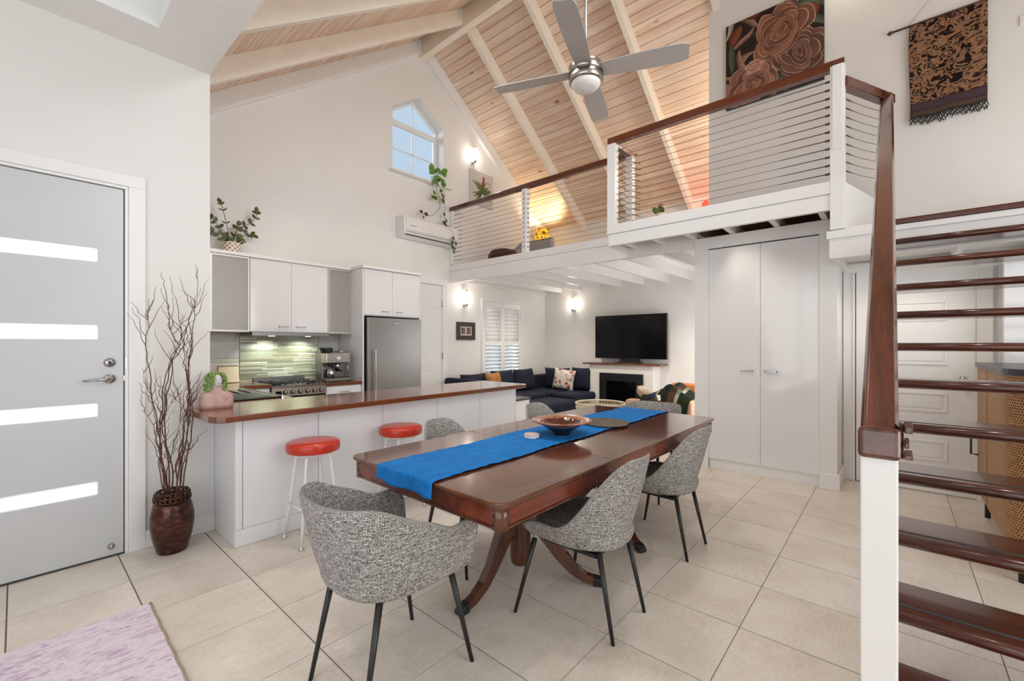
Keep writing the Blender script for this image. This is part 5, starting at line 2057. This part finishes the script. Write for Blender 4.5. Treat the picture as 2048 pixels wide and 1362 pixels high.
obj('tabletop', MB().prism(clipped(TX0, TX1, TY0, TY1, .055), 'z', .742, .760), TABLEW, tb, bevel=.005, seg=3)
obj('moulded_edge', MB().prism(clipped(TX0 + .012, TX1 - .012, TY0 + .012, TY1 - .012, .05), 'z', .727, .7425), PEDW, tb, bevel=.006, seg=3)
LEAFLINE = plain('table_leaf_joint', '#3a1a10', .5)
for xx in (1.99, 2.82):
    obj('leaf_joint', B(xx, xx + .002, TY0 + .004, TY1 - .004, .7595, .7604), LEAFLINE, tb)
obj('apron', MB().prism(clipped(TX0 + .025, TX1 - .025, TY0 + .025, TY1 - .025, .05), 'z', .655, .7275), APRW, tb, bevel=.003)
obj('apron_bead', MB().prism(clipped(TX0 + .018, TX1 - .018, TY0 + .018, TY1 - .018, .05), 'z', .650, .662), PEDW, tb, bevel=.004)
for cx in (TX0, TX1):
    for cy in (TY0, TY1):
        sx = 1 if cx == TX0 else -1
        sy = 1 if cy == TY0 else -1
        obj('corner_post', MB().cyl((cx + sx * .052, cy + sy * .052, .648), (cx + sx * .052, cy + sy * .052, .735), .034, n=18), PEDW, tb)
for pcx, a0 in ((1.90, 180), (2.87, 0)):
    col_ = MB().lathe([(0, .088), (.050, .088), (.058, .10), (.061, .14), (.061, .36), (.066, .375), (.078, .39), (.080, .405), (.066, .42), (.055, .435), (.060, .46), (.076, .49), (.082, .52), (.070, .555), (.052, .575), (.060, .60), (.085, .62), (.090, .65), (0, .65)], (pcx, 1.64, 0), 28)
    pd = obj('pedestal', col_, PEDW, tb)
    obj('top_block', B(pcx - .16, pcx + .16, 1.64 - .28, 1.64 + .28, .63, .655), PEDW, tb)
    for k in range(3):
        a = math.radians(a0 + 120 * k)
        ctr = [(.045, .325, .16), (.085, .345, .155), (.13, .315, .115), (.18, .24, .092), (.235, .155, .068), (.30, .085, .056), (.37, .042, .046), (.44, .024, .038)]
        lg = MB()
        W2 = .026
        prof_t, prof_b = [], []
        for i, (r, z, th) in enumerate(ctr):
            pa_, pb_ = ctr[max(0, i - 1)], ctr[min(len(ctr) - 1, i + 1)]
            t = Vector((pb_[0] - pa_[0], pb_[1] - pa_[1])).normalized()
            nn = Vector((-t.y, t.x))
            prof_t.append((r + nn.x * th / 2, z + nn.y * th / 2))
            prof_b.append((r - nn.x * th / 2, max(.002, z - nn.y * th / 2)))
        n = len(ctr)
        vs = []
        for (P_, s2) in ((prof_t, -1), (prof_t, 1), (prof_b, 1), (prof_b, -1)):
            for i, (r, z) in enumerate(P_):
                w_ = W2 * (1 - .25 * i / n)
                vs.append((pcx + r * math.cos(a) - s2 * w_ * math.sin(a), 1.64 + r * math.sin(a) + s2 * w_ * math.cos(a), z))
        fs = []
        for i in range(n - 1):
            for q in range(4):
                q2 = (q + 1) % 4
                fs.append([q * n + i, q * n + i + 1, q2 * n + i + 1, q2 * n + i])
        fs.append([0, n, 2 * n, 3 * n])
        fs.append([n - 1, 4 * n - 1, 3 * n - 1, 2 * n - 1])
        lg.add(vs, fs)
        lgo = obj('leg', lg, PEDW, tb, bevel=.006, seg=2)
        fe = MB()
        poly = [(.415, .003), (.475, .003), (.478, .022), (.455, .044), (.415, .052)]
        vs = []
        for s2 in (-1, 1):
            for (r, z) in poly:
                vs.append((pcx + r * math.cos(a) - s2 * .027 * math.sin(a), 1.64 + r * math.sin(a) + s2 * .027 * math.cos(a), z))
        n = 5
        fe.add(vs, [list(range(n))[::-1], [n + i for i in range(n)]] + [[i, (i + 1) % n, n + (i + 1) % n, n + i] for i in range(n)])
        obj('toe_cap', fe, BLACK, lgo, bevel=.005)

# runner, bowl, mat, coasters
def runner(a, b):
    u = -.075 + a * (2.505 + .15)
    y0, y1 = 1.478 + .006 * math.sin(u * 9) + .006 * a, 1.895 + .010 * math.sin(u * 7 + 1) + .01 * a
    y = y0 + (y1 - y0) * b
    rip = .0035 * math.sin(u * 21 + b * 3) * math.sin(b * 9 + u * 5) + .002 * math.sin(u * 60 + b * 12)
    zt = .766 + abs(rip)
    if u < 0:
        return (TX0 - .007 + .010 * (1 + math.sin(y * 26)) * (u / .075), y + .02 * (u / .075) * (.5 - b), zt + u * .92)
    if u > 2.505:
        v = u - 2.505
        return (TX1 + .007, y, zt - v * .92)
    return (TX0 + u, y, zt)


tag(obj('table_runner', MB().grid(runner, 260, 26), RUNNER, solid=-.0018), 'bright blue linen runner along the middle of the dining table', 'table runner')
bw = thing('bowl', 'wide shallow terracotta bowl with dark glazed well on the runner', 'bowl', (2.28, 1.62, .77))
obj('outer', MB().lathe([(0, .0), (.052, .0), (.056, .012), (.075, .030), (.13, .062), (.178, .082), (.192, .087), (.194, .093), (.188, .095), (.140, .086), (.132, .080)], (2.28, 1.62, .7735), 44), BOWLT, bw)
obj('glazed_well', MB().lathe([(.133, .081), (.11, .060), (.06, .032), (0, .026)], (2.28, 1.62, .7735), 40), plain('brown_glaze', '#5a2814', .08, coat=.6), bw)
obj('dark_underside', MB().lathe([(.053, -.001), (.0575, .012), (.0765, .029), (.12, .0555)], (2.28, 1.62, .7735), 40), plain('dark_brown_glaze', '#241410', .15, coat=.4), bw)
tag(obj('table_mat', MB().lathe([(0, 0), (.165, 0), (.168, .006), (.165, .011), (0, .011)], (2.80, 1.60, .773), 44), COIR), 'round speckled brown woven mat behind the terracotta bowl', 'mat')
cst = [plain('coaster_print_pale', '#ebe4df', .5, var=.10, vs=60), plain('coaster_print_rose', '#dcc3bb', .5, var=.18, vs=70)]
for k in range(4):
    m = MB()
    pts = [(2.075 + .048 * math.cos(math.radians(22.5 + 45 * q) + .1 * k), 1.70 + .048 * math.sin(math.radians(22.5 + 45 * q) + .1 * k)) for q in range(8)]
    m.prism(pts, 'z', .7735 + .006 * k, .7785 + .006 * k)
    tag(obj('coaster', m, cst[k % 2] if k == 3 else cst[0], bevel=.0012, seg=1), ('bottom coaster of the small pale stack on the runner', 'second coaster up in the small pale stack', 'third coaster up in the small pale stack', 'pink-printed top coaster of the stack on the runner')[k], 'coaster', 'coasters stacked on the runner')

# ------------------------------------------------------------------ CHAIRS


def shell_mesh(kind):
    arm = kind == 'arm'
    a, b, L = (.290, .305, .245) if arm else (.235, .275, .245)
    zb = .405 if arm else .365
    NT_, pw = 57, (2.7 if arm else 2.25)
    prof = [(.30, .000, 0), (.52, .000, 0), (.66, .012, 0), (.745, .055, 0), (.80, .13, 0), (.86, .28, 0), (.91, .46, 0), (.95, .66, 0), (.985, .84, 0), (1.0, .94, 0), (.995, .985, 0), (.975, 1.0, 0), (.945, .985, 0), (.925, .94, 0), (.905, .84, 0), (.875, .66, 0), (.84, .46, 0), (.79, .30, 0), (.72, .20, 0), (.55, .185, 0)]
    if arm:
        prof = [(min(1, s + (.06 if s > .6 else 0) * (1 - s) / .4), z, q) for (s, z, q) in prof]

    def path(t):
        s = abs(t)
        sg = 1 if t >= 0 else -1
        if s <= .58:
            ph = s / .58 * PI / 2
            k = 2 / pw
            return sg * a * math.sin(ph) ** k, -b * math.cos(ph) ** k
        f = (s - .58) / .42
        return sg * a * (1 - (.06 if arm else .05) * f * f), L * f

    def rim(t):
        s = abs(t)
        if arm:
            if s < .30: return .790
            if s < .75:
                f = (s - .30) / .45
                f = f * f * (3 - 2 * f)
                return .790 - .145 * f
            f = (s - .75) / .25
            return .645 + .005 * math.sin(f * PI) - .05 * f ** 6
        top_ = .832
        f = min(1, max(0, (s - .06) / .56)) ** 1.35
        f = f * f * (3 - 2 * f)
        z = top_ - (top_ - .478) * f
        if s > .80: z -= .045 * ((s - .80) / .20) ** 2
        return z
    vs, uvs = [], []
    m = len(prof)
    for j, (s, zf, q) in enumerate(prof):
        for i in range(NT_):
            t = -1 + 2 * i / (NT_ - 1)
            x, y = path(t)
            h = rim(t)
            z = zb + (h - zb) * zf
            back = max(0, math.cos(min(1, abs(t) / .6) * PI / 2))
            up = max(0, (z - .45) / .40)
            lean = (.035 if arm else .055) * up * back
            if not arm:
                # narrow the tall back towards its rounded top
                pass
            zz_ = z
            if zf < .05 and abs(t) > .6: zz_ += .0
            sy_ = s + (1 - s) * (.72 if arm else .25) if y > 0 and s > .6 else s
            if y > 0 and s <= .6: sy_ = s * (1 + (.28 if arm else .1) * s)
            vs.append((x * s, y * sy_ - lean, zz_))
    # uv : arc length along the rim, accumulated profile length
    lu = [0.0]
    for i in range(1, NT_):
        x0, y0 = path(-1 + 2 * (i - 1) / (NT_ - 1))
        x1, y1 = path(-1 + 2 * i / (NT_ - 1))
        lu.append(lu[-1] + math.hypot(x1 - x0, y1 - y0))
    for j, (s, zf, q) in enumerate(prof):
        for i in range(NT_):
            zc = vs[j * NT_ + i][2]
            vv = zc if j < 11 else 1.7 - zc
            if j < 3: vv = zb - (.7 - s) * .25
            uvs.append((lu[i], vv))
    fs = []
    for j in range(m - 1):
        for i in range(NT_ - 1):
            fs.append([j * NT_ + i, j * NT_ + i + 1, (j + 1) * NT_ + i + 1, (j + 1) * NT_ + i])
    # front ends
    fs.append([j * NT_ for j in range(m)])
    fs.append([j * NT_ + NT_ - 1 for j in range(m)][::-1])
    mb = MB()
    mb.add(vs, fs, True, uvs)
    return mb, a, b, L, zb


def seat_pad(a, b, L, zb):
    mb = MB()
    n = 40
    prof = [(0, zb + .006), (.70, zb + .006), (.82, zb + .02), (.87, zb + .05), (.885, zb + .075), (.86, zb + .095), (.78, zb + .105), (.5, zb + .108), (0, zb + .105)]
    vs, uvs = [], []
    for (s, z) in prof:
        for k in range(n):
            t = 2 * PI * k / n
            c, si = math.cos(t), math.sin(t)
            e = .62 if si > 0 else .85
            x = a * .98 * math.copysign(abs(c) ** e, c) * s
            y = (L * 1.12 if si > 0 else b) * math.copysign(abs(si) ** e, si) * s
            vs.append((x, y, z))
            uvs.append((x + z * .7, y + z))
    fs = [[j * n + k, j * n + (k + 1) % n, (j + 1) * n + (k + 1) % n, (j + 1) * n + k] for j in range(len(prof) - 1) for k in range(n)]
    mb.add(vs, fs, True, uvs)
    return mb


def make_chair(kind):
    arm = kind == 'arm'
    t = thing('armchair' if arm else 'dining_chair', 'chair', 'chair', (0, 0, 0), 'tweed chairs round the dining table')
    mb, a, b, L, zb = shell_mesh(kind)
    o = obj('shell', mb, TWEED, t, sub=1)
    obj('seat', seat_pad(a, b, L, zb), TWEED, t, sub=1)
    fx, fy, bx_, by_ = (.215, .25, .20, -.245) if arm else (.262, .25, .160, -.245)
    zt = zb + .012
    for (x, y) in ((fx, fy), (-fx, fy), (bx_, by_), (-bx_, by_)):
        k = .72
        obj('leg', MB().cyl((x * (.80 if y > 0 else .86), y * .66, zt), (x, y, 0), .0135, .0085, 12), BLACK, t)
    obj('under_frame', B(-.15, .15, -.15, .15, zb - .012, zb + .004), BLACK, t)
    return t


cA = make_chair('arm')
cA.location = (1.015, 1.58, 0)
cA.rotation_euler = (0, 0, -PI / 2)
cA['label'] = 'black and white tweed armchair at the near end of the table'
dup(cA, (3.76, 1.73, 0), PI / 2 + .05, 'tweed armchair at the far end of the table, only its top showing')
cS = make_chair('side')
cS.location = (1.90, 1.20, 0)
cS['label'] = 'armless tweed chair on the stair side, nearer the near table corner'
dup(cS, (2.88, 1.215, 0), -.03, 'armless tweed chair on the stair side, nearer the pantry cupboard')
dup(cS, (1.93, 2.12, 0), PI + .05, 'armless tweed chair on the kitchen side, beside the second red stool')
dup(cS, (2.97, 2.12, 0), PI - .04, 'armless tweed chair on the kitchen side, in front of the breakfast bar end')

# ------------------------------------------------------------------ BAR STOOLS
sl = thing('bar_stool', 'red-topped white bar stool nearest the front door', 'stool', (0, 0, 0), 'red-topped bar stools')
obj('seat', MB().lathe([(0, .605), (.160, .605), (.170, .610), (.1735, .622), (.1735, .655), (.170, .667), (.160, .674), (.10, .679), (0, .680)], n=40), RED, sl)
obj('seat_plate', MB().lathe([(0, .590), (.13, .590), (.135, .604), (0, .605)], n=30), WHITEM, sl)
for sx in (-1, 1):
    for sy in (-1, 1):
        pts = []
        for (r, z) in ((.07, .588), (.098, .585), (.112, .565), (.118, .53), (.130, .42), (.150, .25), (.188, .03)):
            pts.append((sx * r / 1.4142 * 1.03, sy * r / 1.4142 * 1.03, z))
        lg = obj('leg', MB().tube(pts, .0105, 10), WHITEM, sl)
        f = pts[-1]
        obj('foot_glide', MB().lathe([(.009, .032), (.009, .014), (.016, .010), (.020, 0), (0, 0)], (f[0], f[1], 0), 12), CHROME, lg)
e = .1515 / 1.4142 * 1.03 + .010
zc = .245
for q in (((-e, -e), (e, -e)), ((e, -e), (e, e)), ((e, e), (-e, e)), ((-e, e), (-e, -e))):
    obj('stretcher', MB().cyl((q[0][0], q[0][1], zc), (q[1][0], q[1][1], zc), .0065, n=8), WHITEM, sl)
sl.location = (1.355, 3.085, 0)
dup(sl, (2.075, 3.10, 0), .04, 'red-topped white bar stool further from the front door, behind the table')

# ------------------------------------------------------------------ VASE WITH WILLOW
vz = thing('vase', 'dark burnished copper floor vase with pierced rim beside the door', 'vase', (.665, 3.585, 0))
vx, vy = .665, 3.585
obj('body', MB().lathe([(0, 0), (.076, 0), (.082, .01), (.105, .10), (.117, .18), (.116, .24), (.104, .30), (.093, .328), (.086, .328), (.098, .29), (0, .10)], (vx, vy, 0), 40), COPPER, vz)
rimm = MB()
for k in range(11):
    a = 2 * PI * k / 11
    for z, r_ in ((.345, .094), (.372, .090)):
        aa = a + (.28 if z > .36 else 0)
        c_ = Vector((vx + r_ * math.cos(aa), vy + r_ * math.sin(aa), z))
        ta = Vector((-math.sin(aa), math.cos(aa), 0))
        rimm.tube([c_ + ta * (.017 * math.cos(q * PI / 6)) + Vector((0, 0, .012 * math.sin(q * PI / 6))) for q in range(13)], .0065, 6)
for z, r_ in ((.331, .094), (.389, .086)):
    rimm.tube([(vx + r_ * math.cos(q * PI / 16), vy + r_ * math.sin(q * PI / 16), z) for q in range(33)], .005, 6)
obj('pierced_rim', rimm, COPPER, vz)


def onxy(px, py, depth_y):
    return onplane(px, py, depth_y)


WB = [  # pixel polylines of the main twigs, from the vase up
    [(330, 990), (322, 900), (316, 860), (306, 800), (300, 740), (291, 690), (297, 640), (290, 630), (306, 600)],
    [(335, 990), (326, 920), (318, 880), (322, 820), (330, 760), (345, 710), (362, 680), (376, 650), (395, 600)],
    [(340, 990), (336, 900), (325, 870), (328, 800), (340, 740), (358, 690), (340, 660), (335, 620), (328, 570), (323, 545)],
    [(345, 990), (345, 930), (330, 870), (332, 790), (348, 720), (368, 690), (362, 650), (350, 600), (338, 553)],
    [(352, 990), (360, 910), (368, 850), (378, 810), (376, 760), (384, 700), (386, 650), (388, 600), (397, 570), (393, 535)],
    [(358, 990), (366, 920), (376, 860), (382, 810), (374, 750), (382, 690), (380, 640), (386, 620), (402, 575)],
    [(362, 990), (374, 930), (384, 860), (383, 800), (372, 740), (366, 700), (378, 650), (384, 600)],
    [(350, 990), (352, 930), (364, 880), (372, 820), (380, 790), (370, 720), (388, 680)],
    [(328, 990), (330, 950), (312, 870), (300, 840), (286, 818)], [(338, 990), (336, 940), (346, 890), (358, 845), (362, 780)],
    [(332, 990), (318, 940), (322, 890), (310, 830), (296, 770), (284, 735)], [(342, 990), (352, 930), (366, 900), (382, 898)],
    [(336, 990), (322, 930), (312, 880), (318, 850), (334, 820), (350, 800), (362, 785)], [(360, 990), (362, 940), (376, 900), (374, 830), (388, 790)]]
for k, s0 in enumerate(WB):
    dy = R.uniform(-.05, .06)
    pts = []
    for i in range(len(s0) - 1):
        for t in (0, .34, .67):
            px = s0[i][0] + (s0[i + 1][0] - s0[i][0]) * t
            py = s0[i][1] + (s0[i + 1][1] - s0[i][1]) * t
            f = (i + t) / (len(s0) - 1)
            jx = R.uniform(-3.2, 3.2) if f > .05 else 0
            yy = min(3.72, vy + dy * min(1, f * 2) + R.uniform(-.008, .008))
            pts.append(onplane(px + jx, py, yy))
    pts.append(onplane(s0[-1][0], s0[-1][1], min(3.72, vy + dy)))
    n = len(pts)
    base_r = .0050 if k < 8 else .0036
    sp = []
    for i in range(n - 1):
        sp.append(pts[i])
        sp.append(pts[i].lerp(pts[i + 1], .5) + Vector((R.uniform(-.002, .002), R.uniform(-.003, .003), 0)))
    sp.append(pts[-1])
    rr = [base_r * (1 - .78 * i / (len(sp) - 1)) for i in range(len(sp))]
    br = obj('branch', MB().tube(sp, rr, 6), TWIG, vz)
    tw = MB()
    for q in range(7):
        i = R.randrange(n // 4, n - 1)
        p = pts[i]
        d = Vector((R.uniform(-.10, .10), R.uniform(-.03, .03), R.uniform(.08, .22)))
        tp = [p]
        for z_ in range(1, 6):
            f = z_ / 5
            nx = p + d * f + Vector((R.uniform(-.012, .012), R.uniform(-.008, .008), 0))
            nx.y = min(nx.y, 3.735)
            tp.append(nx)
        tw.tube(tp, [.0022, .002, .0018, .0015, .0012, .0008], 5)
    obj('side_twigs', tw, TWIG, br, kind='stuff')

# ------------------------------------------------------------------ RUG
rg = thing('rug', 'faded pink and lilac patterned rug on the tiles by the front door', 'rug', (-.5, 2.2, 0))
obj('pile', MB().grid(lambda a, b: (-1.45 + a * (1.45 + .452 - .02 * b + .004 * math.sin(b * 30)), 2.93 - b * 2.0 + .004 * math.sin(a * 20), .007), 60, 60, False), RUG, rg, solid=-.005)
eg = MB()
eg.tube([(.452 - .02 * k / 40 + .0015 * math.sin(k * 1.9), 2.93 - 2.0 * k / 40, .006) for k in range(41)], .006, 6)
obj('bound_edge', eg, plain('jute_edge', '#a3937c', .9), rg)

# ------------------------------------------------------------------ CANE SIDEBOARD behind the stairs
sb = thing('sideboard', 'woven cane sideboard with dark stone top and rounded corner behind the stairs', 'sideboard', (4.4, -.8, 0))


def rrect(x0, x1, y0, y1, r):
    pts = [(x1, y0), (x1, y1)]
    for q in range(9):
        a = math.radians(90 + 90 * q / 8)
        pts.append((x0 + r + r * math.cos(a), y1 - r + r * math.sin(a)))
    pts.append((x0, y0))
    return pts


SX0, SX1, SY0, SY1 = 3.66, 4.98, -1.15, -.50
path = rrect(SX0, SX1, SY0, SY1, .22)
cv = MB()
acc = [0]
for i in range(1, len(path)): acc.append(acc[-1] + math.dist(path[i - 1], path[i]))
vs, uvs = [], []
for z in (.19, 1.165):
    for i, p in enumerate(path):
        vs.append((p[0], p[1], z))
        uvs.append((acc[i], z))
n = len(path)
cv.add(vs, [[i, i + 1, n + i + 1, n + i] for i in range(n - 1)], True, uvs)
obj('cane_panel', cv, CANE, sb)
obj('carcass', MB().prism(rrect(SX0 + .006, SX1 - .002, SY0, SY1 - .006, .215), 'z', .175, 1.16), plain('oak_carcass', '#b58a5a', .5), sb)
obj('stone_top', MB().prism(rrect(SX0 - .012, SX1 + .012, SY0, SY1 + .012, .23), 'z', 1.166, 1.205), SLATE, sb, bevel=.004)
obj('door_gap', B(4.50, 4.506, SY1 - .002, SY1 + .0015, .19, 1.165), SEALS, sb)
hb = MB().tube([(4.93, SY1, .66), (4.93, SY1 + .04, .66), (4.93, SY1 + .04, .48), (4.93, SY1, .48)], .007, 6)
obj('handle', hb, BLACK, sb)
for x in (SX0 + .05, SX1 - .06):
    for y in (SY0 + .05, SY1 - .05):
        obj('leg', MB().cyl((x, y, 0), (x, y, .175), .017, n=12), BLACK, sb)
tag(obj('pedestal_bowl', MB().lathe([(0, 0), (.07, 0), (.06, .012), (.025, .03), (.02, .08), (.05, .105), (.14, .145), (.165, .165), (.155, .165), (.05, .12), (0, .115)], (4.10, -.82, 1.232), 28), BLACKG), 'black footed bowl on the stone top behind the stairs', 'bowl')
for k in range(3):
    tag(obj('plate', MB().lathe([(0, 0), (.13, 0), (.145, .006), (.14, .008), (0, .004)], (4.10, -.82, 1.2055 + k * .0088), 28), BLACK), ('lowest black plate under the footed bowl', 'middle black plate under the footed bowl', 'topmost black plate directly under the footed bowl')[k], 'plate', 'black plates under the bowl')
